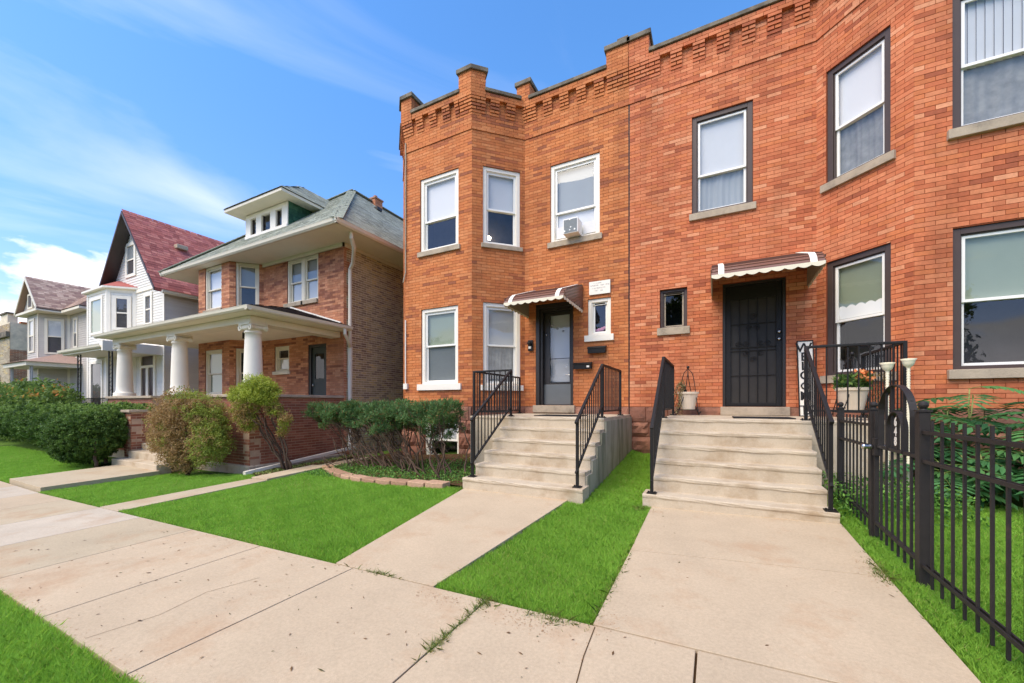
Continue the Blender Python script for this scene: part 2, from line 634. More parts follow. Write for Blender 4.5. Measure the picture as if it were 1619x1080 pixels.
PAL_L = [lin(203, 125, 74), lin(199, 119, 69), lin(206, 129, 79), lin(194, 115, 68), lin(201, 122, 71), lin(209, 134, 84)]
PAL_LD = [lin(169, 98, 63), lin(155, 92, 63), lin(177, 103, 65), lin(183, 107, 67)]
PAL_R = [lin(206, 123, 84), lin(200, 116, 77), lin(209, 128, 88), lin(194, 109, 72), lin(204, 120, 76), lin(212, 133, 92)]
PAL_RD = [lin(175, 96, 63), lin(167, 92, 63), lin(183, 101, 67), lin(222, 152, 112), lin(218, 146, 106)]
PAL_H = [lin(202, 140, 104), lin(194, 130, 94), lin(208, 148, 112), lin(186, 124, 92)]
PAL_HP = [lin(160, 104, 80), lin(150, 94, 72), lin(168, 112, 88), lin(142, 92, 72)]
PAL_C = [lin(194, 174, 132), lin(182, 162, 124), lin(170, 150, 116), lin(202, 182, 138), lin(158, 138, 110), lin(206, 182, 128)]
CRS = 0.067
BL_ = 0.222
JT = 0.007


def subtract(rect, opens):
    pcs = [rect]
    for (a0, a1, b0, b1) in opens:
        nxt = []
        for (s0, s1, z0, z1) in pcs:
            if s1 <= a0 or s0 >= a1 or z1 <= b0 or z0 >= b1:
                nxt.append((s0, s1, z0, z1))
                continue
            if s0 < a0:
                nxt.append((s0, a0, z0, z1))
            if s1 > a1:
                nxt.append((a1, s1, z0, z1))
            m0, m1 = max(s0, a0), min(s1, a1)
            if z0 < b0:
                nxt.append((m0, m1, z0, b0))
            if z1 > b1:
                nxt.append((m0, m1, b1, z1))
        pcs = nxt
    return pcs


def lay_bricks(lst, fr, Ln, z0, z1, opens, pal, pald, pdark, n1=0.0, nfun=None, crs=CRS, bl=BL_, jt=JT, ext=0.003, s_start=0.0, phase=0):
    k = 0
    z = z0
    while z < z1 - 0.02:
        zt = min(z + crs, z1)
        off = (k + phase) % 2 * bl / 2
        s = s_start - off
        dk = False
        while s < Ln - 0.004:
            e = s + bl
            a, b = max(s, s_start), min(e, Ln)
            if b - a > 0.03:
                for (p0, p1, q0, q1) in subtract((a, b, z, zt), opens):
                    if p1 - p0 < 0.025 or q1 - q0 < 0.02:
                        continue
                    wx = math.sin(p0 * 1.7 + z * 2.3 + fr.o[0]) * math.cos(z * 3.1 - p0 * 0.6 + fr.o[1])
                    dk = random.random() < (0.55 if dk else 0.6 * pdark * (0.4 + 1.8 * max(0, wx)))
                    c = random.choice(pald if dk else pal)
                    v = random.uniform(0.93, 1.07) * 0.96
                    nn = (nfun(q0) if nfun else n1) + random.uniform(-0.0012, 0.0018)
                    lst.append((fr, p0 + (jt / 2 if p0 > s_start else -ext), p1 - (jt / 2 if p1 < Ln else -ext), -0.012, nn,
                                q0 + jt / 2, q1 - jt / 2, (c[0] * v, c[1] * v, c[2] * v)))
            s = e
        z += crs
        k += 1


def wall_sheet(mb, fr, Ln, z0, z1, opens, n=-0.008, depth=0.16):
    ss = sorted({0.0, Ln} | {min(max(o[i], 0), Ln) for o in opens for i in (0, 1)})
    zs = sorted({z0, z1} | {min(max(o[i], z0), z1) for o in opens for i in (2, 3)})
    for i in range(len(ss) - 1):
        for j in range(len(zs) - 1):
            cs, cz = (ss[i] + ss[i + 1]) / 2, (zs[j] + zs[j + 1]) / 2
            if any(o[0] < cs < o[1] and o[2] < cz < o[3] for o in opens):
                continue
            mb.add([fr.pt(ss[i], n, zs[j]), fr.pt(ss[i + 1], n, zs[j]), fr.pt(ss[i + 1], n, zs[j + 1]), fr.pt(ss[i], n, zs[j + 1])], [(0, 1, 2, 3)])
    for (a, b, c, d) in opens:
        q = fr.pt
        for (s0, z0_, s1, z1_) in ((a, c, b, c), (b, c, b, d), (b, d, a, d), (a, d, a, c)):
            mb.add([q(s0, n, z0_), q(s1, n, z1_), q(s1, n - depth, z1_), q(s0, n - depth, z0_)], [(0, 1, 2, 3)])


def put_bricks(lst, wall, limit=300):
    """the bricks that show largest become parts of their own, the rest one mesh"""
    scored = []
    for i, b in enumerate(lst):
        fr, s0, s1, n0, n1, z0, z1, c = b
        m = fr.pt((s0 + s1) / 2, n1, (z0 + z1) / 2)
        pr = project(m)
        ar = 0.0
        if pr and 4 < pr[0] < 1615 and 4 < pr[1] < 1076 and (fr.n[0] * -m[0] + fr.n[1] * -m[1]) > 0:
            a = project(fr.pt(s0, n1, z0))
            e = project(fr.pt(s1, n1, z1))
            if a and e:
                ar = abs(e[0] - a[0]) * (621 * (z1 - z0) / pr[2])
        scored.append((ar, i))
    scored.sort(reverse=True)
    big = {i for ar, i in scored[:limit] if ar > 20}
    rest = MB()
    for i, b in enumerate(lst):
        fr, s0, s1, n0, n1, z0, z1, c = b
        if i in big:
            MB().fbox(fr, s0, s1, n0, n1, z0, z1, c).build('brick', M['brick'], wall, tint=True, fix=False)
        else:
            rest.fbox(fr, s0, s1, n0, n1, z0, z1, c, skip=(4,))
    o = rest.build('brickwork', M['brick'], wall, tint=True, fix=False)
    o['kind'] = 'stuff'


def line_x(f1, n1, f2, n2):
    """plan intersection of two wall lines offset outward"""
    p, d = Vector(f1.pt(0, n1, 0)[:2]), Vector(f1.d)
    q, e = Vector(f2.pt(0, n2, 0)[:2]), Vector(f2.d)
    den_ = d.x * e.y - d.y * e.x
    t = ((q.x - p.x) * e.y - (q.y - p.y) * e.x) / den_
    r = p + d * t
    return (r.x, r.y)


# ------------------------------------------------------------------ windows
def blind_mesh(fr, s0, s1, n, z0, z1, pitch=0.028):
    mb = MB()
    k = max(1, int((z1 - z0) / pitch))
    vs, fs = [], []
    for i in range(k + 1):
        z = z0 + (z1 - z0) * i / k
        vs += [fr.pt(s0, n + 0.007, z), fr.pt(s1, n + 0.007, z), fr.pt(s0, n - 0.007, z + 0.002), fr.pt(s1, n - 0.007, z + 0.002)]
        if i < k:
            b = i * 4
            fs += [(b + 2, b + 3, b + 5, b + 4)]
        if i > 0:
            b = i * 4
            fs += [(b, b + 1, b + 3, b + 2)]
    return mb.add(vs, fs)


def vertical_blind(fr, s0, s1, n, z0, z1, pitch=0.085):
    mb = MB()
    s = s0
    while s < s1 - 0.01:
        e = min(s + pitch, s1)
        mb.add([fr.pt(s, n + 0.007, z0), fr.pt(e, n - 0.007, z0), fr.pt(e, n - 0.007, z1), fr.pt(s, n + 0.007, z1)], [(0, 1, 2, 3)])
        s = e
    return mb


def window(bld, fr, s0, s1, z0, z1, case, cw, sash, rec=0.05, meet=0.52, upper='slats', ucol='blind_pale', lower='slats', lcol='blind_grey',
           sill=('stone', 0.06, 0.12, 0.05), head=None, glass='glass', sw=0.042, raise_low=0.0, label=None):
    wd = MB()
    wd.fbox(fr, s0, s0 + cw, -0.14, -rec, z0, z1).fbox(fr, s1 - cw, s1, -0.14, -rec, z0, z1)
    wd.fbox(fr, s0 + cw, s1 - cw, -0.14, -rec, z1 - (head or cw), z1).fbox(fr, s0 + cw, s1 - cw, -0.14, -rec, z0, z0 + cw * 0.6)
    # inner bead, a little behind the casing
    i0, i1, y0, y1 = s0 + cw, s1 - cw, z0 + cw * 0.6, z1 - (head or cw)
    bd = 0.018
    for (a, b, c, d) in ((i0, i0 + bd, y0, y1), (i1 - bd, i1, y0, y1), (i0 + bd, i1 - bd, y1 - bd, y1)):
        wd.fbox(fr, a, b, -0.14, -rec - 0.022, c, d)
    win = wd.build('window', M[case], bld, bevel=0.004)
    if label:
        win['label'] = label
    i0 += bd; i1 -= bd; y1 -= bd
    zm = y0 + (y1 - y0) * (1 - meet)
    for which in (0, 1):
        a, b = (zm - 0.02, y1) if which == 0 else (y0 + raise_low, zm + 0.02 + raise_low)
        nf = -rec - (0.035 if which == 0 else 0.068)
        sb = MB()
        sb.fbox(fr, i0, i0 + sw, nf - 0.03, nf, a, b).fbox(fr, i1 - sw, i1, nf - 0.03, nf, a, b)
        sb.fbox(fr, i0 + sw, i1 - sw, nf - 0.03, nf - 0.001, a, a + sw).fbox(fr, i0 + sw, i1 - sw, nf - 0.03, nf - 0.001, b - sw, b)
        sb.build('sash', M[sash], win, bevel=0.003)
        MB().add([fr.pt(i0 + sw, nf - 0.016, a + sw), fr.pt(i1 - sw, nf - 0.016, a + sw), fr.pt(i1 - sw, nf - 0.016, b - sw), fr.pt(i0 + sw, nf - 0.016, b - sw)],
                 [(0, 1, 2, 3)]).build('pane', M[glass], win, fix=False)
        kind, colr = (upper, ucol) if which == 0 else (lower, lcol)
        nb = -rec - 0.112
        if kind == 'slats':
            blind_mesh(fr, i0 + 0.01, i1 - 0.01, nb, a, b).build('blind', M[colr], win, fix=False)
        elif kind == 'shade':
            MB().fbox(fr, i0 + 0.01, i1 - 0.01, nb - 0.004, nb, a, b).build('roller_shade_or_backing', M[colr], win)
        elif kind == 'vertical':
            vertical_blind(fr, i0 + 0.01, i1 - 0.01, nb, a, b).build('vertical_blind', M[colr], win, fix=False)
        elif kind == 'curtain':
            cb = MB()
            kx = 40
            vs, fs = [], []
            for i in range(kx + 1):
                s = i0 + (i1 - i0) * i / kx
                nn = nb - 0.02 + 0.007 * math.sin(i * 1.3 + 0.5 * math.sin(i * 0.7)) + 0.008 * math.sin(i * 0.41)
                vs += [fr.pt(s, nn, a), fr.pt(s, nn, b)]
                if i:
                    fs.append((2 * i - 2, 2 * i, 2 * i + 1, 2 * i - 1))
            cb.add(vs, fs).build('curtain', M[colr], win, smooth=True, fix=False)
    rm = MB()
    q = fr.pt
    d = -rec - 0.75
    e = -rec - 0.10
    A = [q(s0 + 0.02, e, z0 + .02), q(s1 - 0.02, e, z0 + .02), q(s1 - 0.02, e, z1 - .02), q(s0 + 0.02, e, z1 - .02)]
    B = [q(s0 - 0.2, d, z0 - 0.2), q(s1 + 0.2, d, z0 - 0.2), q(s1 + 0.2, d, z1 + 0.1), q(s0 - 0.2, d, z1 + 0.1)]
    rm.add(A + B, [(4, 5, 6, 7), (0, 1, 5, 4), (1, 2, 6, 5), (2, 3, 7, 6), (3, 0, 4, 7)])
    rm.build('dim_room_backing', M['dark_room'], win, fix=False)  # box coloured dark for the dim room inside
    if sill:
        sm, over, th, proj = sill
        MB().fbox(fr, s0 - over, s1 + over, -0.13, proj, z0 - th, z0 - 0.002).build('sill', M[sm], win, bevel=0.006)
    return win


# ------------------------------------------------------------------ shingles, siding
def shingles(mb, p0, a, b, Wd, H, inside, tints, course=0.14, tab=0.22, th=0.012):
    p0, a, b = Vector(p0), Vector(a).normalized(), Vector(b).normalized()
    nrm = a.cross(b).normalized()
    if nrm.z < 0:
        nrm = -nrm
    k = 0
    t = 0.0
    while t < H:
        s = -random.random() * tab
        while s < Wd:
            wdt = tab * random.uniform(0.8, 1.2)
            if inside(s + wdt / 2, t + course / 2):
                c = random.choice(tints)
                v = random.uniform(0.91, 1.09)
                s0, s1, t0, t1 = max(s + 0.003, 0.0), min(s + wdt - 0.003, Wd), t, t + course + 0.02
                q = lambda ss, tt, nn: p0 + a * ss + b * tt + nrm * nn
                o = th * random.uniform(0.7, 1.3)
                mb.add([q(s0, t0, 0.002), q(s1, t0, 0.002), q(s0, t0, o), q(s1, t0, o), q(s1, t1, 0.004), q(s0, t1, 0.004)],
                       [(0, 1, 3, 2), (2, 3, 4, 5)], (c[0] * v, c[1] * v, c[2] * v))
            s += wdt
        t += course
        k += 1


def siding(mb, fr, lim, z0, z1, opens, col, course=0.105, th=0.018):
    z = z0
    while z < z1 - 0.01:
        zt = min(z + course, z1)
        sa, sb = lim((z + zt) / 2)
        if sb - sa > 0.02:
            for (p0, p1, q0, q1) in subtract((sa, sb, z, zt), opens):
                if p1 - p0 < 0.01 or q1 - q0 < 0.01:
                    continue
                v = random.uniform(0.97, 1.03)
                q = fr.pt
                mb.add([q(p0, 0.0, q0), q(p1, 0.0, q0), q(p0, th, q0), q(p1, th, q0), q(p1, 0.003, q1), q(p0, 0.003, q1)],
                       [(0, 1, 3, 2), (2, 3, 4, 5)], (col[0] * v, col[1] * v, col[2] * v))
        z = zt


# ================================================================== ground, street, pavements
def ground_sheet():
    xs = np.array([-3000, -800, -200, -80] + list(np.arange(-42, 14, 0.5)) + [20, 60, 200, 800, 3000], dtype=float)
    ys = np.array([-3000, -800, -200, -60, -30, -16, -6, -1.72, -1.70] + list(np.arange(-1.5, 12, 0.25)) + [14, 20, 40, 120, 600, 3000], dtype=float)
    X, Y = np.meshgrid(xs, ys)
    Z = g(X, Y) - 0.03 - 0.25 * (Y < -1.71)
    nx, ny = len(xs), len(ys)
    v = np.stack([X.ravel(), Y.ravel(), Z.ravel()], 1)
    idx = np.arange(nx * ny).reshape(ny, nx)
    f = np.stack([idx[:-1, :-1].ravel(), idx[:-1, 1:].ravel(), idx[1:, 1:].ravel(), idx[1:, :-1].ravel()], 1)
    mb = MB()
    mb.v = v.tolist(); mb.f = f.tolist(); mb.t = [(1, 1, 1)] * len(mb.v)
    tag(mb.build('ground', M['turf'], fix=False), 'grassy ground under the front lawns', kind='structure')


ground_sheet()
st = MB()
st.add([(-120, -12, -1.6 - .25), (60, -12, -1.6 - .25), (60, -1.86, -1.6), (-120, -1.86, -1.6)], [(0, 1, 2, 3)])
tag(st.build('street', M['asphalt']), 'asphalt street behind the viewpoint', kind='structure')
kb = MB()
kb.box(-60, 30, -1.85, -1.69, -1.9, -1.43)
tag(kb.build('kerb', M['concrete'], bevel=0.02), 'concrete kerb along the street', kind='structure')


def slab(parent, poly, col, lift=0.014, th=0.10, name='paving_slab'):
    mb = MB()
    tops = [gz(*p) + lift for p in poly]
    mb.prism(poly, [t - th for t in tops], tops, col)
    return mb.build(name, M['slab'], parent, tint=True, bevel=0.003)


def pav(col, v=0.03):
    k = 1 + random.uniform(-v, v)
    return tuple(c * k for c in col)


C_PINK = lin(186, 167, 140)
C_WARM = lin(183, 167, 140)
C_PALE = lin(189, 176, 156)
walk = thing('sidewalk', (0, 0, 0), 'long beige concrete public sidewalk crossing the foreground', None)
walk['kind'] = 'structure'
for k in range(-20, 6):
    x0 = -0.09 + 1.36 * k
    col = C_PINK
    if k in (-6, -9):
        col = C_PALE
    if k in (-7, -5):
        col = C_WARM
    e = 0.006
    slab(walk, [(x0 + e, 0.93), (x0 + 1.36 - e, 0.93), (x0 + 1.36 - e, 2.415), (x0 + e, 2.415)], pav(col))
bed = MB()
for k in range(-20, 6):
    xa, xb = -0.09 + 1.36 * k, -0.09 + 1.36 * (k + 1)
    bed.add([(xa, 0.94, gz(xa, 0.94) - 0.012), (xb, 0.94, gz(xb, 0.94) - 0.012), (xb, 2.44, gz(xb, 2.44) - 0.012), (xa, 2.44, gz(xa, 2.44) - 0.012)], [(0, 1, 2, 3)])
bed.build('sub_base', M['soil'], walk, fix=False)
# hairline cracks across some slabs
cr = MB()
pts = [(-0.66, 2.40), (-0.64, 2.1), (-0.60, 1.8), (-0.585, 1.45), (-0.54, 1.1), (-0.55, 0.95)]
for a, b in zip(pts[:-1], pts[1:]):
    cr.add([(a[0] - .003, a[1], gz(*a) + .0165), (a[0] + .003, a[1], gz(*a) + .0165), (b[0] + .003, b[1], gz(*b) + .0165), (b[0] - .003, b[1], gz(*b) + .0165)], [(0, 1, 2, 3)])
cr.build('crack', M['soil'], walk)
for pts in ([(0.15, 3.1), (0.42, 3.17), (0.66, 3.12), (0.92, 3.2), (1.13, 3.18)], [(-3.5, 0.96), (-3.42, 1.3), (-3.5, 1.62), (-3.38, 1.95)], [(0.55, 0.95), (0.62, 1.3), (0.83, 1.55), (0.86, 1.9), (1.0, 2.4)]):
    cr = MB()
    for a, b in zip(pts[:-1], pts[1:]):
        d_ = Vector((b[0] - a[0], b[1] - a[1])).normalized()
        o_ = Vector((-d_.y, d_.x)) * 0.0016
        cr.add([(a[0] - o_.x, a[1] - o_.y, gz(*a) + .0165), (a[0] + o_.x, a[1] + o_.y, gz(*a) + .0165), (b[0] + o_.x, b[1] + o_.y, gz(*b) + .0165), (b[0] - o_.x, b[1] - o_.y, gz(*b) + .0165)], [(0, 1, 2, 3)])
    cr.build('crack', M['soil'], walk, fix=False)

fw = thing('front_walk', (0, 0, 0), 'pale concrete walk leading to the wide right-hand stairs', None)
fw['kind'] = 'structure'
slab(fw, [(-0.68, 2.43), (1.13, 2.43), (1.15, 3.9), (-0.69, 3.72)], C_PINK)
slab(fw, [(-0.69, 3.73), (1.15, 3.91), (1.15, 5.2), (-0.70, 5.2)], pav(C_PINK))
fw2 = thing('front_walk', (0, 0, 0), 'pale concrete walk leading to the stairs under the small awning', None)
fw2['kind'] = 'structure'
slab(fw2, [(-3.05, 2.43), (-1.94, 2.43), (-1.72, 5.0), (-3.38, 5.0)], pav(C_PINK))
fw3 = thing('side_walk', (0, 0, 0), 'narrow concrete walk running to the gap between the brick houses', None)
fw3['kind'] = 'structure'
slab(fw3, [(-8.30, 2.43), (-7.66, 2.43), (-7.75, 4.6), (-8.32, 4.6)], pav(C_WARM))
slab(fw3, [(-8.32, 4.64), (-7.75, 4.61), (-7.72, 6.0), (-8.32, 6.0)], pav(C_WARM), lift=0.04)
slab(fw3, [(-8.32, 6.02), (-7.72, 6.02), (-7.95, 12), (-8.9, 12)], pav(C_WARM))
fw4 = thing('entry_walk', (0, 0, 0), 'raised concrete slab in front of the columned porch steps', None)
fw4['kind'] = 'structure'
slab(fw4, [(-13.0, 2.46), (-11.1, 2.46), (-11.3, 4.3), (-13.4, 4.3)], pav(C_WARM), lift=0.09, th=0.2)


# ------------------------------------------------------------------ lawns: real blades
def in_poly(px_, py_, poly):
    inside = np.zeros(len(px_), bool)
    j = len(poly) - 1
    for i in range(len(poly)):
        xi, yi = poly[i]
        xj, yj = poly[j]
        cond = ((yi > py_) != (yj > py_)) & (px_ < (xj - xi) * (py_ - yi) / (yj - yi + 1e-12) + xi)
        inside ^= cond
        j = i
    return inside


def blades(name, P, width, height, tint, label, kind='stuff', lean=0.36, parent=None):
    n = len(P)
    ang = rng.random(n) * 2 * np.pi
    ax = np.stack([np.cos(ang), np.sin(ang), np.zeros(n)], 1)
    le = rng.normal(size=(n, 2)) * lean
    tip = P + np.stack([le[:, 0] * height, le[:, 1] * height, height], 1)
    mid = P + np.stack([le[:, 0] * height * 0.28, le[:, 1] * height * 0.28, height * 0.55], 1)
    V = np.empty((n, 5, 3))
    V[:, 0] = P - ax * width[:, None]
    V[:, 1] = P + ax * width[:, None]
    V[:, 2] = mid + ax * width[:, None] * 0.8
    V[:, 3] = tip
    V[:, 4] = mid - ax * width[:, None] * 0.8
    me = bpy.data.meshes.new(name)
    me.vertices.add(n * 5)
    me.vertices.foreach_set('co', V.ravel())
    me.loops.add(n * 5)
    me.loops.foreach_set('vertex_index', np.arange(n * 5, dtype=np.int32))
    me.polygons.add(n)
    me.polygons.foreach_set('loop_start', np.arange(0, n * 5, 5, dtype=np.int32))
    me.update(calc_edges=True)
    at = me.attributes.new('tint', 'FLOAT_COLOR', 'POINT')
    cl_ = np.ones((n, 5, 4), dtype=np.float32)
    cl_[:, :, :3] = tint[:, None, :]
    at.data.foreach_set('color', cl_.ravel())
    me.materials.append(M['grass'])
    o = bpy.data.objects.new(name, me)
    COL.objects.link(o)
    if label:
        o['label'] = label
    o['kind'] = kind
    return o


GA, GB, GC = lin(126, 176, 58), lin(170, 214, 88), lin(196, 196, 116)


def lawn(label, polys, dens=1.0, avoid=()):
    Ps = []
    for poly in polys:
        pa = np.array(poly)
        x0, y0 = pa.min(0)
        x1, y1 = pa.max(0)
        n = int((x1 - x0) * (y1 - y0) * 26000 * dens)
        n = min(n, 1_600_000)
        X = x0 + (x1 - x0) * rng.random(n)
        Y = y0 + (y1 - y0) * rng.random(n)
        jx = 0.014 * np.sin(Y * 37 + X * 11) + 0.01 * np.sin(Y * 91 + X * 57)
        k = in_poly(X + jx, Y + jx, poly)
        for av in avoid:
            k &= ~in_poly(X, Y, av)
        X, Y = X[k], Y[k]
        d = np.sqrt(X ** 2 + Y ** 2)
        keep = rng.random(len(X)) < np.clip((3.0 / np.maximum(d, 1.2)) ** 1.35, 0.05, 1.0)
        c, s = math.cos(YAW), math.sin(YAW)
        t = -s * X + c * Y
        u = (c * X + s * Y) / np.maximum(t, 0.05)
        off = (t < 0.3) | (np.abs(u) > 1.6)
        keep &= (~off) | (rng.random(len(X)) < 0.10)
        Ps.append(np.stack([X[keep], Y[keep]], 1))
    P2 = np.concatenate(Ps)
    d = np.sqrt((P2 ** 2).sum(1))
    big = np.clip(d / 3.0, 1.0, 3.0)
    P = np.column_stack([P2, g(P2[:, 0], P2[:, 1]) - 0.03])
    n = len(P)
    patch = 0.5 + 0.25 * np.sin(P2[:, 0] * 2.1 + 1.3 * np.sin(P2[:, 1] * 1.7)) * np.cos(P2[:, 1] * 2.7) + 0.25 * np.sin(P2[:, 0] * 9.3 + P2[:, 1] * 6.1 + 2 * np.sin(P2[:, 1] * 8))
    h = (0.050 + 0.022 * rng.random(n)) * (0.86 + 0.28 * patch)
    wd = 0.0021 * big ** 0.95 * (0.75 + 0.5 * rng.random(n))
    tt = np.clip(0.32 + 0.42 * patch + 0.16 * rng.normal(size=n), 0, 1)
    tint = mixcol(GA, GB, tt)
    dry = rng.random(n) < 0.02 + 0.10 * np.clip(np.sin(P2[:, 0] * 1.3 + 0.7) * np.sin(P2[:, 1] * 1.9 + P2[:, 0] * 0.6) - 0.35, 0, 1)
    tint[dry] = np.array(GC)
    return blades('lawn', P, wd, h, tint, label)


lawn('bright green grass strip in the near left corner beside the sidewalk', [[(-16, -1.66), (4, -1.66), (4, 0.92), (-16, 0.92)]], 1.1)
lawn('bright green lawn between the narrow walk and the left stairs', [[(-7.62, 2.43), (-3.07, 2.43), (-3.42, 4.98), (-4.6, 5.02), (-5.3, 5.05), (-6.4, 5.35), (-7.5, 5.85), (-7.70, 5.9)]], 1.25)
lawn('bright green lawn strip between the two front stairs', [[(-1.93, 2.43), (-0.70, 2.43), (-0.72, 5.1), (-0.84, 5.1), (-0.80, 8.5), (-1.55, 8.5), (-1.52, 4.9), (-1.71, 4.9)]], 1.25)
lawn('bright green lawn behind the black picket fence', [[(1.16, 2.43), (6.0, 2.43), (6.0, 6.3), (1.16, 6.3)]], 1.15)
lawn('green lawn between the porch bushes and the narrow walk', [[(-11.08, 2.43), (-8.33, 2.43), (-8.35, 4.75), (-9.1, 5.0), (-11.2, 4.4)]], 1.4)
lawn('green lawn in front of the big clipped hedge', [[(-24, 2.43), (-13.0, 2.43), (-13.3, 3.6), (-15, 4.4), (-24, 4.6)]], 1.2)

# ================================================================== the two brick two-flats
H_ = math.sqrt(0.5)
FND = -0.066
LED = 6.325
BND = 7.02
TOP = 7.17
NB = 7.57


def two_flat(label, pts, base, opens, founds, pal, pald, pdark, mortar, brackets, stub):
    """pts: plan corners of the street front from left to right; returns root, frames and wall"""
    bld = thing('brick_building', base, label, 'building')
    frs = []
    for a, b in zip(pts[:-1], pts[1:]):
        frs.append(wall_frame(a, b))
    mb = MB()
    lst = []
    for i, (fr, ln) in enumerate(frs):
        op = opens.get(i, [])
        wall_sheet(mb, fr, ln, FND, TOP, op)
        lay_bricks(lst, fr, ln, FND, TOP, op, pal, pald, pdark, phase=i,
                   nfun=lambda z: 0.013 if z > LED else (0.02 if z > LED - CRS else 0.0))
        # projecting band on corbelled brackets
        for (s0, s1) in stub.get(i, []):
            lay_bricks(lst, fr, s1, BND, TOP, [], pal, pald, pdark, n1=0.095, s_start=s0, phase=i)
        for (s0, s1) in brackets.get(i, []):
            for k in range(5):
                z1 = BND - k * CRS
                lay_bricks(lst, fr, s1, z1 - CRS, z1, [], pal, pald, pdark * 1.5, n1=0.092 - 0.016 * k, s_start=s0, phase=k, jt=0.015, ext=-0.002)
        # rubble foundation wall
        fo = founds.get(i, [])
        wall_sheet(mb, fr, ln, -1.9, FND, fo, n=-0.012)
    # closing walls and flat roof, out of sight from the street
    a, b = pts[0], pts[-1]
    back = 21.0
    for p, q in ((a, (a[0], back)), ((a[0], back), (b[0], back)), ((b[0], back), b)):
        mb.add([(p[0], p[1], -1.9), (q[0], q[1], -1.9), (q[0], q[1], TOP), (p[0], p[1], TOP)], [(0, 1, 2, 3)])
    wall = mb.build('wall', mortar, bld, fix=False)
    put_bricks(lst, wall)
    poly = [(p[0], p[1]) for p in pts] + [(b[0], back), (a[0], back)]
    MB().prism(poly, 6.7, 6.8).build('flat_roof', M['asphalt'], bld, fix=True)
    # foundation stones
    for i, (fr, ln) in enumerate(frs):
        z = FND
        for hgt in (0.318, 0.305, 0.36, 0.36):
            s = 0.0 if random.random() < 0.5 else -0.25
            while s < ln:
                e = s + random.uniform(0.42, 0.72)
                for (p0, p1, q0, q1) in subtract((max(s, 0), min(e, ln), z - hgt, z), founds.get(i, [])):
                    if p1 - p0 < 0.06 or q1 - q0 < 0.05:
                        continue
                    sm = MB()
                    kx, kz = 6, 4
                    cc = random.choice([lin(150, 104, 84), lin(136, 92, 74), lin(160, 116, 96), lin(124, 90, 76)])
                    vs, fs = [], []
                    first = hgt == 0.318
                    for jz in range(kz + 1):
                        for jx in range(kx + 1):
                            edge = jz in (0, kz) or jx in (0, kx)
                            nn = 0.0 if edge else (random.uniform(0.012, 0.02) if first else random.uniform(0.02, 0.06))
                            vs.append(fr.pt(p0 + 0.006 + (p1 - p0 - 0.012) * jx / kx, nn + (0.02 if first else 0.005), q0 + 0.006 + (q1 - q0 - 0.012) * jz / kz))
                    for jz in range(kz):
                        for jx in range(kx):
                            o_ = jz * (kx + 1) + jx
                            fs.append((o_, o_ + 1, o_ + kx + 2, o_ + kx + 1))
                    sm.add(vs, fs, cc)
                    sm.fbox(fr, p0 + 0.007, p1 - 0.007, -0.02, 0.018 if first else 0.003, q0 + 0.007, q1 - 0.007, cc)
                    sm.build('foundation_stone', M['sandstone'], wall, tint=True, fix=False)
                s = e
            z -= hgt
    return bld, frs, wall


def coping(bld, fr, s0, s1, z=TOP, n0=-0.28, n1=0.125, th=0.10, m0=None, m1=None):
    a, b = fr.pt(s0, n1, 0)[:2], fr.pt(s1, n1, 0)[:2]
    c, d = fr.pt(s1, n0, 0)[:2], fr.pt(s0, n0, 0)[:2]
    MB().prism([a, b, c, d], z + 0.002, [z + th * 0.8, z + th * 0.8, z + th, z + th]).build('coping', M['coping'], bld, bevel=0.008)


def corner_pier(bld, fa, la, fb, lb_, wd, z1, pal, pald, mortar, wall):
    """pier wrapped round the corner between two faces"""
    def plan(n, w_):
        return [fa.pt(la - w_, n, 0)[:2], line_x(fa, n, fb, n), fb.pt(w_, n, 0)[:2]]
    outer, inner = plan(0.085, wd), plan(-0.30, wd)
    MB().prism(outer + inner[::-1], BND + 0.002, z1).build('pier', mortar, bld)
    lst = []
    lay_bricks(lst, fa, la + 0.041, BND, z1, [], pal, pald, 0.15, n1=0.10, s_start=la - wd)
    lay_bricks(lst, fb, wd, BND, z1, [], pal, pald, 0.15, n1=0.10, s_start=-0.041, phase=1)
    for k in range(5):
        zt = BND - k * CRS
        nn = 0.092 - 0.016 * k
        lay_bricks(lst, fa, la + nn * 0.41, zt - CRS, zt, [], pal, pald, 0.3, n1=nn, s_start=la - wd, phase=k, jt=0.015)
        lay_bricks(lst, fb, wd, zt - CRS, zt, [], pal, pald, 0.3, n1=nn, s_start=-nn * 0.41, phase=k, jt=0.015)
    rest = MB()
    for (fr, s0, s1, n0, n1, a, b, c) in lst:
        rest.fbox(fr, s0, s1, n0, n1, a, b, c)
    rest.build('pier_brickwork', M['brick'], wall, tint=True, fix=False)['kind'] = 'stuff'
    o2, i2 = plan(0.145, wd + 0.05), plan(-0.34, wd + 0.05)
    MB().prism(o2 + i2[::-1], z1 + 0.001, z1 + 0.10).build('pier_cap', M['coping'], bld, bevel=0.01)


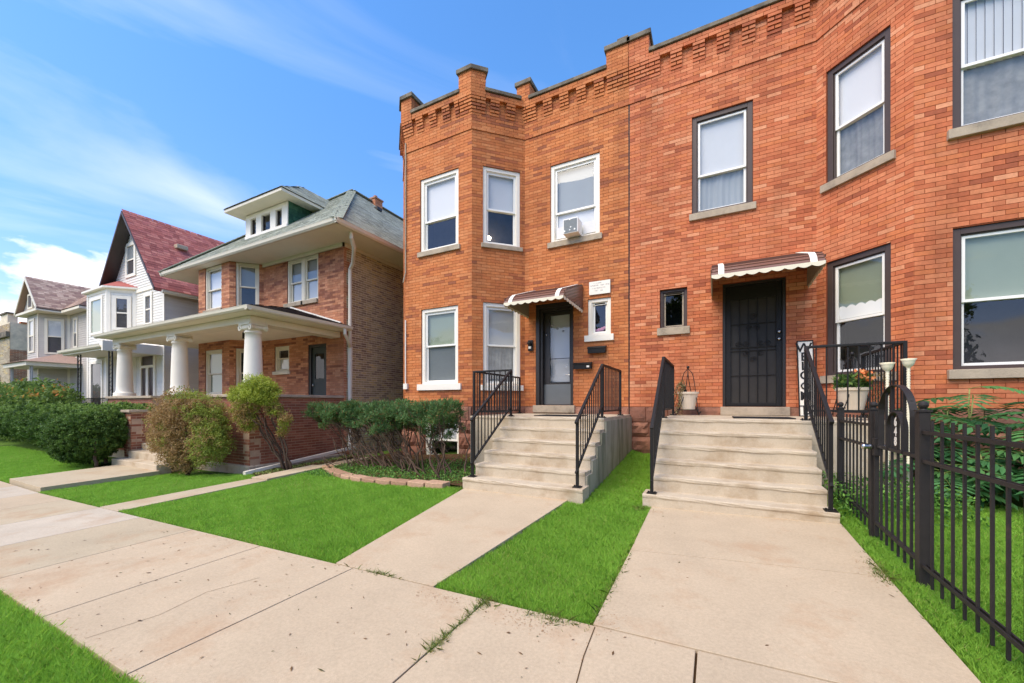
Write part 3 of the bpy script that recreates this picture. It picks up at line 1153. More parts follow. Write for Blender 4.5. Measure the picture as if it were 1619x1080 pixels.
def flat_pier(bld, fr, s0, s1, z1, pal, pald, mortar, wall, raised=None):
    MB().fbox(fr, s0, s1, -0.30, 0.085, BND + 0.002, z1).build('pier', mortar, bld)
    lst = []
    lay_bricks(lst, fr, s1, BND, z1, [], pal, pald, 0.12, n1=0.10, s_start=s0)
    for k in range(5):
        zt = BND - k * CRS
        lay_bricks(lst, fr, s1, zt - CRS, zt, [], pal, pald, 0.3, n1=0.092 - 0.016 * k, s_start=s0, phase=k, jt=0.015)
    for side in (0, 1):
        sf = Frame(fr.pt(s0 if side == 0 else s1, 0.085, 0)[:2], (-fr.n[0], -fr.n[1]), (-fr.d[0], -fr.d[1]) if side == 0 else fr.d)
        lay_bricks(lst, sf, 0.35, TOP + 0.09, z1, [], pal, pald, 0.12, n1=0.012)
    rest = MB()
    for (f_, a0, a1, n0, n1, a, b, c) in lst:
        rest.fbox(f_, a0, a1, n0, n1, a, b, c)
    rest.build('pier_brickwork', M['brick'], wall, tint=True, fix=False)['kind'] = 'stuff'
    MB().fbox(fr, s0 - 0.05, s1 + 0.05, -0.34, 0.14, z1 + 0.001, z1 + 0.10).build('pier_cap', M['coping'], bld, bevel=0.01)
    if raised:
        MB().fbox(fr, raised[0], raised[1], -0.30, 0.085, z1 + 0.101, z1 + 0.19).build('pier_cap', M['coping'], bld, bevel=0.01)


# ---- left building
PL = [(-7.86, 8.5), (-6.95, 7.59), (-4.95, 7.59), (-4.04, 8.5), (-1.606, 8.5)]
opL = {1: [(0.48, 1.62, 3.72, 5.52), (0.511, 1.608, 0.47, 2.31)],
       2: [(0.26, 1.169, 3.71, 5.51), (0.264, 1.177, 0.43, 2.35)],
       3: [(0.655, 1.806, 3.715, 5.50), (1.544, 2.047, 1.50, 2.30), (0.287, 1.201, -0.04, 2.32)]}
brL = {0: [(0.35, 0.565), (0.76, 0.975)], 1: [(0.40, 0.615), (0.80, 1.015), (1.20, 1.415), (1.56, 1.68)],
       2: [(0.42, 0.635), (0.81, 1.025)], 3: [(0.10, 0.315), (0.50, 0.715), (0.90, 1.115), (1.30, 1.515), (1.70, 1.915)]}
stL = {0: [(0.0, 1.287)], 1: [(0.3, 1.72)], 2: [(0.3, 1.287)], 3: [(0.0, 2.0)]}
bldL, frL, wallL = two_flat('orange brick two-storey building with white windows and angled bay, on the left', PL, (-4.5, 8.5, -1.2), opL,
                            {1: [(0.61, 1.626, -1.32, -0.40)]}, PAL_L, PAL_LD, 0.22, M['mortar_l'], brL, stL)
(f0, l0), (f1, l1), (f2, l2), (f3, l3) = frL
corner_pier(bldL, f0, l0, f1, l1, 0.28, 7.58, PAL_L, PAL_LD, M['mortar_l'], wallL)
corner_pier(bldL, f1, l1, f2, l2, 0.30, 7.58, PAL_L, PAL_LD, M['mortar_l'], wallL)
flat_pier(bldL, f3, -0.16, 0.16, 7.55, PAL_L, PAL_LD, M['mortar_l'], wallL)
flat_pier(bldL, f3, 1.985, l3 - 0.006, 7.53, PAL_L, PAL_LD, M['mortar_l'], wallL, raised=(2.2, l3 - 0.006))
coping(bldL, f0, 0.0, l0 - 0.26)
coping(bldL, f1, 0.26, l1 - 0.28)
coping(bldL, f2, 0.28, l2 - 0.12)
coping(bldL, f3, 0.14, 1.98)
W_ = dict(case='white', cw=0.085, sash='vinyl', rec=0.03)
wnd = window(bldL, f1, *opL[1][0], upper='shade', ucol='blind_white', lower='none', meet=0.58, raise_low=0.0, label='upper bay window with white shade and dark open lower half', **W_)
window(bldL, f1, *opL[1][1], upper='slats', ucol='blind_green', lower='slats', lcol='blind_grey', meet=0.48, sill=('white', 0.1, 0.15, 0.05), **W_)
wb = window(bldL, f2, *opL[2][0], upper='shade', ucol='blind_pale', lower='none', sill=('stone', 0.05, 0.10, 0.05), label='bay window with lit ceiling lamps inside', **W_)
window(bldL, f2, *opL[2][1], upper='slats', ucol='blind_pale', lower='curtain', lcol='curtain', meet=0.5, sill=('white', 0.06, 0.13, 0.05), **W_)
wa = window(bldL, f3, *opL[3][0], upper='shade', ucol='blind_grey', lower='shade', lcol='blind_white', meet=0.62, sill=('stone', 0.06, 0.13, 0.05), label='upper window with a grey shade above the air conditioner', **W_)
for (s, z) in ((0.48, 4.02), (0.55, 3.98)):
    MB().lathe(f2.pt(s, -0.55, z + 0.1), [(0.01, 0.05), (0.035, 0.03), (0.045, 0), (0.03, -0.03), (0.005, -0.045)], 12).build('ceiling_bulb', M['bulb'], wb, smooth=True)
# small ground-floor window by the door
sw_ = window(bldL, f3, *opL[3][1], upper='none', lower='none', meet=0.02, sill=('white', 0.07, 0.14, 0.05), label='small white bathroom window with a pink plush inside', case='white', cw=0.075, sash='vinyl', rec=0.03)
pk = MB()
for (s, z, r_) in ((0.10, 0.09, 0.05), (0.17, 0.10, 0.055), (0.24, 0.11, 0.06), (0.29, 0.14, 0.045)):
    pk.lathe(f3.pt(1.57 + s, -0.2, 1.53 + z), [(0.004, -r_), (r_ * .8, -r_ * .55), (r_, 0), (r_ * .8, r_ * .55), (0.004, r_)], 10)
pk.build('plush_toy', M['pink'], sw_, smooth=True)
# basement window
window(bldL, f1, 0.61, 1.626, -1.32, -0.40, 'white', 0.06, 'vinyl', rec=0.05, upper='slats', ucol='blind_pale', lower='none', sill=None, meet=0.5, label='basement window half hidden by the shrub')
# dark joint and thin conduit
MB().fbox(f3, l3 - 0.014, l3 + 0.012, -0.02, 0.005, -1.0, 6.66).build('joint_strip', M['ink'], bldL)
cd = MB()
cd.tube([f1.pt(0.035, 0.03, 6.55), f1.pt(0.035, 0.03, 5.2), f1.pt(0.03, 0.03, 3.9), f1.pt(0.03, 0.03, 3.30), f1.pt(-0.03, 0.045, 3.05)], 0.017, 8)
cd.build('conduit', M['stone'], bldL)
cd = MB()
cd.tube([f1.pt(0.03, 0.03, 2.1), f1.pt(0.03, 0.03, 0.5)], 0.017, 8)
cd.fbox(f1, -0.02, 0.10, 0.0, 0.06, 0.36, 0.50)
cd.build('conduit', M['white'], bldL)

# ---- right building
PR = [(-1.598, 8.5), (1.573, 8.5), (2.51, 7.563), (4.51, 7.563), (5.45, 8.5), (7.2, 8.5)]
opR = {0: [(1.20, 2.226, 3.715, 5.625), (0.604, 1.112, 1.53, 2.31), (1.733, 2.732, -0.06, 2.27)],
       1: [(0.156, 1.05, 3.725, 5.63), (0.156, 1.054, 0.47, 2.39)],
       2: [(0.392, 1.61, 3.745, 5.63), (0.396, 1.61, 0.463, 2.40)]}
brR = {0: [(0.40, 0.615), (0.81, 1.025), (1.215, 1.43), (1.63, 1.845), (2.045, 2.26), (2.445, 2.66), (2.85, 3.065)],
       1: [(0.30, 0.515), (0.70, 0.915)], 2: [(0.4, 0.615), (0.8, 1.015), (1.2, 1.415)]}
stR = {0: [(0.38, 3.17)], 1: [(0.0, 1.05)], 2: [(0.3, 1.7)], 3: [(0.3, 1.2)]}
bldR, frR, wallR = two_flat('red brick two-storey building with brown window trim and black door, on the right', PR, (1.5, 8.5, -1.1), opR, {}, PAL_R, PAL_RD, 0.20, M['mortar_r'], brR, stR)
(r0, m0), (r1, m1), (r2, m2), (r3, m3), (r4, m4) = frR
flat_pier(bldR, r0, 0.006, 0.395, 7.53, PAL_R, PAL_RD, M['mortar_r'], wallR)
corner_pier(bldR, r1, m1, r2, m2, 0.28, 7.58, PAL_R, PAL_RD, M['mortar_r'], wallR)
coping(bldR, r0, 0.40, m0)
coping(bldR, r1, 0.0, m1 - 0.26, z=TOP + 0.003)
coping(bldR, r2, 0.26, m2)
coping(bldR, r3, 0.0, m3, z=TOP + 0.003)
B_ = dict(case='brown_trim', cw=0.085, sash='vinyl', rec=0.03, sw=0.04)
window(bldR, r0, *opR[0][0], upper='shade', ucol='blind_pale', lower='curtain', lcol='blind_grey', meet=0.60, sill=('stone', 0.05, 0.13, 0.05), **B_)
window(bldR, r1, *opR[1][0], upper='shade', ucol='blind_white', lower='curtain', lcol='curtain', meet=0.53, sill=('stone', 0.07, 0.13, 0.05), **B_)
window(bldR, r2, *opR[2][0], upper='vertical', ucol='blind_pale', lower='curtain', lcol='curtain', meet=0.52, sill=('stone', 0.06, 0.13, 0.06), **B_)
window(bldR, r2, *opR[2][1], upper='slats', ucol='blind_green', lower='none', meet=0.50, sill=('stone', 0.06, 0.13, 0.06), **B_)
vw = window(bldR, r1, *opR[1][1], upper='slats', ucol='blind_green', lower='none', meet=0.52, sill=('stone', 0.07, 0.13, 0.05), **B_)
vb = MB()
vs, fs = [], []
for i in range(61):
    t = i / 60
    s_ = 0.27 + 0.67 * t
    zz = 1.58 + 0.035 * abs(math.sin(t * math.pi * 5))
    vs += [r1.pt(s_, -0.10, 1.40), r1.pt(s_, -0.10, zz)]
    if i:
        fs.append((2 * i - 2, 2 * i, 2 * i + 1, 2 * i - 1))
vb.add(vs, fs).build('curtain_valance', M['vinyl'], vw, fix=False)
bw = window(bldR, r0, *opR[0][1], 'brown_trim', 0.05, 'stone', rec=0.06, upper='none', lower='none', meet=0.02, glass='glass_dark', sill=('stone', 0.05, 0.15, 0.05), label='small weathered bathroom window with peeling frame', sw=0.03)


# ------------------------------------------------------------------ doors
def door_left():
    s0, s1, z0, z1 = opL[3][2]
    fr = f3
    d = MB()
    d.fbox(fr, s0, s0 + 0.09, -0.20, 0.0, z0, z1).fbox(fr, s1 - 0.06, s1, -0.20, 0.0, z0, z1).fbox(fr, s0 + 0.09, s1 - 0.06, -0.20, -0.001, z1 - 0.10, z1)
    d.fbox(fr, s0 + 0.09, s0 + 0.15, -0.24, -0.05, z0, z1 - 0.1).fbox(fr, s0 + 0.15, s1 - 0.06, -0.24, -0.05, z1 - 0.17, z1 - 0.1)
    door = d.build('door', M['bronze'], bldL, bevel=0.004)
    door['label'] = 'dark bronze storm door with tall glass and grey kick plate'
    a, b = s0 + 0.152, s1 - 0.062
    top = z1 - 0.172
    lf = MB()
    zk, zg0, zg1 = 0.445, 0.48, 2.06
    lf.fbox(fr, a, a + 0.145, -0.18, -0.145, z0 + 0.01, top).fbox(fr, b - 0.07, b, -0.18, -0.145, z0 + 0.01, top)
    lf.fbox(fr, a + 0.145, b - 0.07, -0.18, -0.146, zg1, top).fbox(fr, a + 0.145, b - 0.07, -0.18, -0.146, zk, zg0)
    lf.build('leaf_frame', M['bronze'], door, bevel=0.003)
    MB().fbox(fr, a + 0.0, b - 0.0, -0.18, -0.142, z0 + 0.012, zk - 0.002).build('kick_plate', M['grey_panel'], door, bevel=0.003)
    MB().add([fr.pt(a + .145, -0.16, zg0), fr.pt(b - .07, -0.16, zg0), fr.pt(b - .07, -0.16, zg1), fr.pt(a + .145, -0.16, zg1)], [(0, 1, 2, 3)]).build('pane', M['glass'], door, fix=False)
    blind_mesh(fr, a + 0.12, b - 0.05, -0.26, 0.5, 2.08).build('blind', M['blind_pale'], door, fix=False)
    MB().fbox(fr, a + .145, b - .07, -0.172, -0.15, 1.04, 1.055).build('mid_bar', M['bronze'], door)
    bk = MB()
    bk.fbox(fr, s0, s1, -0.32, -0.30, z0, z1)
    bk.build('inner_door', M['dark_room'], door)
    for (s, z) in ((0.64, 1.83), (0.77, 1.75), (0.91, 1.68)):
        MB().lathe(fr.pt(s, -0.152, z), [(0.004, 0), (0.028, 0.001), (0.030, 0.004), (0.004, 0.005)], 12, axis=(0, -1, 0)).build('oval_sticker', M['plastic_grey'], door)
    MB().lathe(fr.pt(a + 0.06, -0.145, 1.62), [(0.02, 0), (0.022, 0.012), (0.01, 0.02)], 14, axis=(0, -1, 0)).build('peephole', M['steel'], door, smooth=True)
    hd = MB()
    hd.tube([fr.pt(b - 0.05, -0.145, 0.66), fr.pt(b - 0.05, -0.10, 0.66), fr.pt(b - 0.15, -0.10, 0.66)], 0.009, 8)
    hd.fbox(fr, b - 0.18, b - 0.10, -0.15, -0.135, 0.86, 0.875)
    hd.build('handle', M['steel'], door)
    MB().fbox(fr, s0 - 0.04, s1 + 0.06, -0.22, 0.10, z0 - 0.17, z0 - 0.003).build('threshold', M['stone'], door, bevel=0.01)


door_left()


def door_right():
    s0, s1, z0, z1 = opR[0][2]
    fr = r0
    d = MB()
    d.fbox(fr, s0, s0 + 0.045, -0.16, -0.02, z0, z1).fbox(fr, s1 - 0.05, s1, -0.16, -0.02, z0, z1).fbox(fr, s0 + .045, s1 - 0.05, -0.16, -0.021, z1 - 0.05, z1)
    door = d.build('door', M['bronze'], bldR, bevel=0.003)
    door['label'] = 'black barred security door with scrollwork and two steel knobs'
    a, b, t = s0 + 0.05, s1 - 0.055, z1 - 0.055
    lf = MB()
    e = 0.085
    lf.fbox(fr, a, a + e, -0.09, -0.045, z0 + .012, t).fbox(fr, b - e, b, -0.09, -0.045, z0 + .012, t)
    lf.fbox(fr, a + e, b - e, -0.09, -0.046, t - 0.26, t).fbox(fr, a + e, b - e, -0.09, -0.046, z0 + .012, z0 + 0.07)
    lf.build('leaf_frame', M['iron'], door, bevel=0.003)
    x0, x1, y0, y1 = a + e, b - e, z0 + 0.07, t - 0.26
    for k in range(1, 5):
        s = x0 + (x1 - x0) * k / 5
        MB().tube([fr.pt(s, -0.06, y0), fr.pt(s, -0.06, y1)], 0.0075, 6).build('bar', M['iron'], door)
    for z in (y0 + 0.52, y0 + 0.98, y0 + 1.04, y0 + 1.48):
        MB().tube([fr.pt(x0, -0.058, z), fr.pt(x1, -0.058, z)], 0.0075, 6).build('bar', M['iron'], door)
    cs = (x0 + x1) / 2
    for (dx, dz, r_, sg) in ((-0.12, 1.10, 0.055, 1), (0.12, 1.10, 0.055, -1), (-0.24, 1.10, 0.05, 1), (0.24, 1.10, 0.05, -1), (-0.12, 0.92, 0.055, 1),
                             (0.12, 0.92, 0.055, -1), (0, 1.60, 0.07, 1), (-0.07, 1.40, 0.05, 1), (0.07, 1.40, 0.05, -1), (0, 0.82, 0.05, 1)):
        p = []
        for i in range(22):
            th = i / 21 * math.pi * 2.6
            rr = r_ * (1 - 0.7 * i / 21)
            p.append(fr.pt(cs + dx + sg * rr * math.cos(th), -0.052, y0 + dz + rr * math.sin(th)))
        MB().tube(p, 0.006, 5).build('scroll', M['iron'], door, smooth=True)
    MB().fbox(fr, x0 - 0.01, x1 + 0.01, -0.085, -0.08, y0 - .01, y1 + .01).build('mesh_screen', mat('dark_screen', lin(52, 48, 44), 0.6, 0.25, 3, 0, 20, 0.3), door)
    for z in (1.30, 1.17):
        MB().lathe(fr.pt(b - 0.045, -0.045, z), [(0.034, 0), (0.036, 0.008), (0.022, 0.014), (0.026, 0.03), (0.02, 0.045), (0.004, 0.048)], 18, axis=(0, -1, 0)).build('knob', M['steel'], door, smooth=True)
    MB().fbox(fr, s0, s1, -0.20, -0.165, z0, z1).build('inner_door', M['ink'], door)
    MB().fbox(fr, s0 - 0.04, s1 + 0.05, -0.20, 0.10, z0 - 0.16, z0 - 0.003).build('threshold', M['stone'], door, bevel=0.01)


door_right()


# ------------------------------------------------------------------ metal awnings
def awning(bld, fr, s0, s1, label):
    prof = [(0.0, 2.665), (0.26, 2.575), (0.52, 2.485), (0.78, 2.395), (1.04, 2.305), (1.13, 2.245), (1.20, 2.175), (1.24, 2.095)]
    base = MB().extrude([(n, z - 0.018) for n, z in prof] + [(n, z - 0.026) for n, z in reversed(prof)], lambda n, z: fr.pt(s0 + .012, n, z), lambda n, z: fr.pt(s1 - .012, n, z))
    aw = base.build('awning', M['awning_lo'], bld)
    aw['label'] = label
    for (n0, z0), (n1, z1) in zip(prof[:-1], prof[1:]):
        ln = math.hypot(n1 - n0, z1 - z0)
        dn, dz = (n1 - n0) / ln, (z1 - z0) / ln
        un, uz = -dz, dn
        if uz < 0:
            un, uz = -un, -uz
        q = []
        k = 2 if ln > 0.2 else 1
        for j in range(k):
            t0, t1 = ln * j / k, ln * (j + 1) / k
            p = [(n0 + dn * t0, z0 + dz * t0), (n0 + dn * (t1 - 0.004) , z0 + dz * (t1 - 0.004)),
                 (n0 + dn * (t1 - 0.004) + un * 0.012, z0 + dz * (t1 - 0.004) + uz * 0.012), (n0 + dn * t0 + un * 0.001, z0 + dz * t0 + uz * 0.001)]
            MB().extrude([(a, b - 0.012) for a, b in p], lambda n, z: fr.pt(s0, n, z), lambda n, z: fr.pt(s1, n, z)).build('slat', M['awning'], aw, fix=True)
    for sc_ in (s0 + 0.10, s1 - 0.18):
        st_ = MB()
        up = [(n, z + 0.004) for n, z in prof]
        lo = [(n, z - 0.004) for n, z in prof]
        st_.extrude(up + lo[::-1], lambda n, z: fr.pt(sc_, n + 0.006, z + 0.004), lambda n, z: fr.pt(sc_ + 0.085, n + 0.006, z + 0.004))
        st_.build('stripe', M['white'], aw)
    # scalloped valance round three sides
    for side in range(3):
        vb = MB()
        if side == 0:
            a0, a1 = s0, s1
            fn = lambda t, z, o: fr.pt(a0 + (a1 - a0) * t, 1.243 + o, z)
            cnt = max(6, int((s1 - s0) / 0.16))
            ztop = lambda t: 2.11
        else:
            sx = s0 if side == 1 else s1
            fn = lambda t, z, o, sx=sx: fr.pt(sx + (o if side == 2 else -o), 1.243 * (1 - t), z)
            cnt = 8
            ztop = lambda t: 2.11 - 0.03 * t
        m_ = cnt * 6
        vs, fs = [], []
        for i in range(m_ + 1):
            t = i / m_
            zt = ztop(t)
            zb = zt - 0.042 - 0.030 * abs(math.sin(math.pi * cnt * t))
            vs += [fn(t, zt, 0.0), fn(t, zb, 0.0), fn(t, zb, 0.006), fn(t, zt, 0.006)]
            if i:
                b = (i - 1) * 4
                fs += [(b, b + 1, b + 5, b + 4), (b + 1, b + 2, b + 6, b + 5), (b + 2, b + 3, b + 7, b + 6), (b + 3, b, b + 4, b + 7)]
        vb.add(vs, fs).build('valance', M['valance'], aw)
    for sx, sg in ((s0, -1), (s1, 1)):
        sp = MB()
        pol = [(0.01, 2.64), (1.03, 2.285), (1.19, 2.165), (1.235, 2.09), (0.01, 2.06)]
        sp.extrude(pol, lambda n, z: fr.pt(sx - sg * 0.016, n, z), lambda n, z: fr.pt(sx - sg * 0.006, n, z))
        sp.build('side_panel', M['awning_lo'], aw)
        for k in range(9):
            # louvres parallel to the slope
            n_a = 0.012
            z_a = 2.60 - 0.06 * k
            n_b = min(1.2, max(0.05, (z_a - 2.10) / 0.345))
            z_b = z_a - 0.345 * (n_b - n_a)
            MB().bar(fr.pt(sx + sg * 0.004, n_a, z_a), fr.pt(sx + sg * 0.004, n_b, max(z_b, 2.10)), 0.018, 0.045).build('louvre', M['awning'], aw)


awning(bldL, f3, 0.10, 1.42, 'short brown slatted metal awning with cream scalloped edge')
awning(bldR, r0, 1.55, 3.05, 'wide brown slatted metal awning with cream scalloped edge')
# ================================================================== concrete stairs
def stairs(label, fronts, tops, xs, porch_x, porch_back, wall_mat='concrete_wall'):
    gzb = -1.9
    root = thing('concrete_stairs', ((xs[0] + xs[1]) / 2, fronts[0], gz(xs[0], fronts[0])), label, 'stairs')
    n = len(fronts)
    for k in range(n):
        last = k == n - 1
        x0, x1 = (xs[0] - 0.06, xs[1] + 0.05) if k == 0 else ((porch_x[0], porch_x[1]) if last else xs)
        yf, zt = fronts[k], tops[k]
        yb = porch_back if last else fronts[k + 1] + 0.03
        prof = [(yf + 0.012, zt), (yf + 0.004, zt - 0.006), (yf, zt - 0.016), (yf, zt - 0.032), (yf + 0.003, zt - 0.044), (yf + 0.010, zt - 0.055),
                (yf + 0.016, gzb), (yb, gzb), (yb, zt)]
        # slightly uneven, worn tread edge: a few sections across
        m = 14
        mb = MB()
        P = len(prof)
        vs = []
        for i in range(m + 1):
            x = x0 + (x1 - x0) * i / m
            for j, (y, z) in enumerate(prof):
                jy = random.uniform(-0.004, 0.004) if 1 <= j <= 5 and 0 < i < m else 0
                jz = random.uniform(-0.003, 0.002) if j <= 4 and 0 < i < m else 0
                vs.append((x, y + jy, z + jz))
        fs = [tuple(range(P)), tuple(reversed(range(m * P, m * P + P)))]
        for i in range(m):
            for j in range(P):
                fs.append((i * P + j, (i + 1) * P + j, (i + 1) * P + (j + 1) % P, i * P + (j + 1) % P))
        mb.add(vs, fs)
        mb.build('porch_slab' if last else 'step', M['concrete'], root)
    return root


RT = [-0.2235 - 0.18 * k for k in range(6)][::-1]
RF = [5.10, 5.36, 5.61, 5.86, 6.11, 6.36]
stR_ = stairs('wide pale concrete stairs and porch before the black security door', RF, RT, (-0.742, 1.088), (-0.742, 2.09), 8.47)
LT = [-0.234 - 0.177 * k for k in range(6)][::-1]
LF = [4.93, 5.20, 5.46, 5.72, 5.98, 6.25]
stL_ = stairs('stained chipped concrete stairs and porch before the white blind door', LF, LT, (-3.33, -1.57), (-4.12, -1.57), 8.47)
# rendered cheek beside the left stairs
ck = MB()
pf = [(LF[1] + 0.035, -1.8)]
for k in range(1, 6):
    pf += [(LF[k] + 0.035, LT[k] - 0.05), ((LF[k + 1] + 0.035) if k < 5 else 8.47, LT[k] - 0.05)]
pf.append((8.47, -1.8))
ck.extrude(pf, lambda y, z: (-1.572, y, z), lambda y, z: (-1.545, y, z))
ck.build('side_wall', M['concrete_wall'], stL_)


# ------------------------------------------------------------------ iron railings
def railing(label, runs, posts, material='iron', flat=None):
    """runs: (a, b, lift of bottom rail, baluster spacing) with a/b top rail points; posts: (x, y, z_bottom, z_top)"""
    root = thing('iron_railing', (posts[0][0], posts[0][1], posts[0][2]), label, 'railing')
    for (x, y, z0, z1) in posts:
        p = MB().box(x - 0.019, x + 0.019, y - 0.019, y + 0.019, z0, z1).build('post', M[material], root, bevel=0.003)
        b = MB().box(x - 0.055, x + 0.055, y - 0.055, y + 0.055, z0 + 0.001, z0 + 0.012)
        for i in (-1, 1):
            b.box(x + i * 0.038 - 0.009, x + i * 0.038 + 0.009, y - 0.009, y + 0.009, z0 + 0.01, z0 + 0.028)
        b.build('base_plate', M[material], p)
    for (a, b, dz, n) in runs:
        a, b = Vector(a), Vector(b)
        MB().bar(a, b, 0.042, 0.034).build('top_rail', M[material], root, bevel=0.006)
        lo = Vector((0, 0, dz))
        MB().bar(a - lo, b - lo, 0.028, 0.026).build('bottom_rail', M[material], root)
        for k in range(1, n):
            p = a.lerp(b, k / n)
            MB().bar(p - Vector((0, 0, 0.015)), p - lo, 0.014).build('baluster', M[material], root, fix=False)
    return root


pz = RT[-1]
railing('black iron railing on the left side of the wide stairs', [((-0.70, 5.15, -0.315), (-0.70, 6.43, 0.70), 0.66, 13), ((-0.70, 6.43, 0.705), (-0.70, 8.0, 0.705), 0.80, 15)],
        [(-0.70, 5.17, RT[0], -0.30), (-0.70, 6.43, pz, 0.715), (-0.70, 8.0, pz, 0.71)])
railing('black iron railing on the right side of the wide stairs with a corner section', [((1.075, 5.12, -0.20), (1.075, 6.42, 0.74), 0.66, 13), ((1.075, 6.42, 0.745), (2.05, 6.42, 0.745), 0.84, 9), ((2.05, 6.42, 0.745), (2.05, 7.95, 0.745), 0.84, 14)],
        [(1.075, 5.17, RT[0], -0.17), (1.075, 6.42, pz, 0.755), (2.05, 6.42, pz, 0.76), (2.05, 7.95, pz, 0.76)])
pz = LT[-1]
railing('black iron railing left of the stained stairs with a corner section', [((-3.29, 5.02, -0.26), (-3.29, 6.33, 0.60), 0.66, 13), ((-3.29, 6.33, 0.605), (-4.08, 6.33, 0.605), 0.76, 7), ((-4.08, 6.33, 0.605), (-4.08, 8.3, 0.605), 0.76, 18)],
        [(-3.29, 5.06, LT[0], -0.235), (-3.29, 6.33, pz, 0.615), (-4.08, 6.33, pz, 0.615), (-4.08, 8.3, pz, 0.61)])
railing('black iron railing right of the stained stairs beside the lawn strip', [((-1.63, 5.0, -0.26), (-1.63, 6.36, 0.625), 0.66, 13), ((-1.63, 6.36, 0.63), (-1.63, 7.75, 0.63), 0.76, 13)],
        [(-1.63, 5.06, LT[0], -0.235), (-1.63, 6.36, pz, 0.64), (-1.63, 7.75, pz, 0.635)])

# ------------------------------------------------------------------ picket fence and gate on the right
FX = 1.33


def fence_post(y, root, w_=0.06, top=-0.06):
    x = FX
    z0 = gz(x, y) - 0.1
    p = MB().box(x - w_ / 2, x + w_ / 2, y - w_ / 2, y + w_ / 2, z0, top).build('post', M['iron_warm'], root, bevel=0.004)
    cp = MB().box(x - w_ / 2 - 0.008, x + w_ / 2 + 0.008, y - w_ / 2 - 0.008, y + w_ / 2 + 0.008, top, top + 0.014)
    cp.lathe((x, y, top + 0.012), [(0.022, 0), (0.016, 0.01), (0.024, 0.02), (0.030, 0.035), (0.028, 0.05), (0.016, 0.062), (0.003, 0.066)], 16)
    cp.build('finial', M['iron_warm'], p, smooth=False)


def pickets(root, ya, yb, sp, top=-0.12, rails=(-0.205, -0.41, None), pw=0.014):
    n = max(1, round((yb - ya) / sp))
    for k in range(1, n):
        y = ya + (yb - ya) * k / n
        gb = gz(FX, y)
        MB().box(FX - pw / 2, FX + pw / 2, y - pw / 2, y + pw / 2, gb + 0.035, top).build('picket', M['iron_warm'], root, fix=False)
    for r_ in rails:
        za, zb = (r_, r_) if r_ is not None else (gz(FX, ya) + 0.155, gz(FX, yb) + 0.155)
        for sx in (-1, 1):
            MB().bar((FX + sx * 0.0135, ya, za), (FX + sx * 0.0135, yb, zb), 0.010, 0.024).build('rail', M['iron_warm'], root, fix=False)


fc = thing('picket_fence', (FX, 3.86, gz(FX, 3.86)), 'long black metal picket fence running towards the viewer from the gate', 'fence')
fence_post(3.86, fc)
pickets(fc, 2.28, 3.86, 0.127)
fence_post(2.28, fc)
fc2 = thing('picket_fence', (FX, 5.94, gz(FX, 5.94)), 'short black picket fence panel beside the wide stairs', 'fence')
fence_post(4.85, fc2)
fence_post(5.94, fc2)
pickets(fc2, 4.85, 5.94, 0.127)

gt = thing('garden_gate', (FX, 4.35, gz(FX, 4.35)), 'black metal gate with a double arched top and house number', 'gate')
ya, yb = 3.93, 4.78
for y in (ya, yb):
    MB().box(FX - 0.016, FX + 0.016, y - 0.016, y + 0.016, gz(FX, y) + 0.04, -0.07).build('stile', M['iron_warm'], gt)


def arch_pts(y0, y1, zs, rise, zb):
    pts_ = [(FX, y0, zb), (FX, y0, zs)]
    for i in range(1, 16):
        a = math.pi * i / 16
        pts_.append((FX, (y0 + y1) / 2 - (y1 - y0) / 2 * math.cos(a), zs + rise * math.sin(a)))
    return pts_ + [(FX, y1, zs), (FX, y1, zb)]


def strap(pts_, wd, th=0.008):
    mb = MB()
    vs, fs = [], []
    m = len(pts_)
    for i, p in enumerate(pts_):
        q0, q1 = Vector(pts_[max(i - 1, 0)]), Vector(pts_[min(i + 1, m - 1)])
        d = (q1 - q0).normalized()
        nn = Vector((1, 0, 0)).cross(d) * th / 2
        for sx, sn in ((-1, -1), (1, -1), (1, 1), (-1, 1)):
            vs.append(Vector(p) + Vector((sx * wd / 2, 0, 0)) + nn * sn)
        if i:
            b = (i - 1) * 4
            for j in range(4):
                fs.append((b + j, b + (j + 1) % 4, b + 4 + (j + 1) % 4, b + 4 + j))
    return mb.add(vs, fs)


strap(arch_pts(ya + 0.08, yb - 0.12, -0.10, 0.25, -0.38), 0.045).build('outer_arch', M['iron_warm'], gt)
strap(arch_pts(4.17, 4.47, -0.21, 0.14, -0.40), 0.045).build('inner_arch', M['iron_warm'], gt)
for z in (-0.39, None):
    za, zb = (z, z) if z is not None else (gz(FX, ya) + 0.16, gz(FX, yb) + 0.16)
    MB().bar((FX, ya, za), (FX, yb, zb), 0.030, 0.026).build('rail', M['iron_warm'], gt)
for k in range(1, 7):
    y = ya + (yb - ya) * k / 7
    z1 = -0.40
    t = (y - (ya + yb - 0.04) / 2) / ((yb - ya - 0.20) / 2)
    if abs(t) < 0.99:
        z1 = -0.10 + 0.25 * math.sqrt(1 - t * t)
    if 4.17 < y < 4.47:
        t2 = (y - 4.32) / 0.15
        if k in (3, 4):
            z1 = max(-0.21 + 0.14 * math.sqrt(max(0, 1 - t2 * t2)), z1 if k == 4 else -0.1)
    MB().box(FX - 0.008, FX + 0.008, y - 0.008, y + 0.008, gz(FX, y) + 0.04, z1).build('picket', M['iron_warm'], gt, fix=False)
lk = MB()
lk.lathe((FX - 0.03, yb - 0.02, -0.40), [(0.022, 0), (0.026, 0.02), (0.020, 0.045), (0.027, 0.06), (0.024, 0.08), (0.004, 0.086)], 16, axis=(-1, 0, 0))
lk.build('knob', M['steel'], gt, smooth=True)
lk = MB()
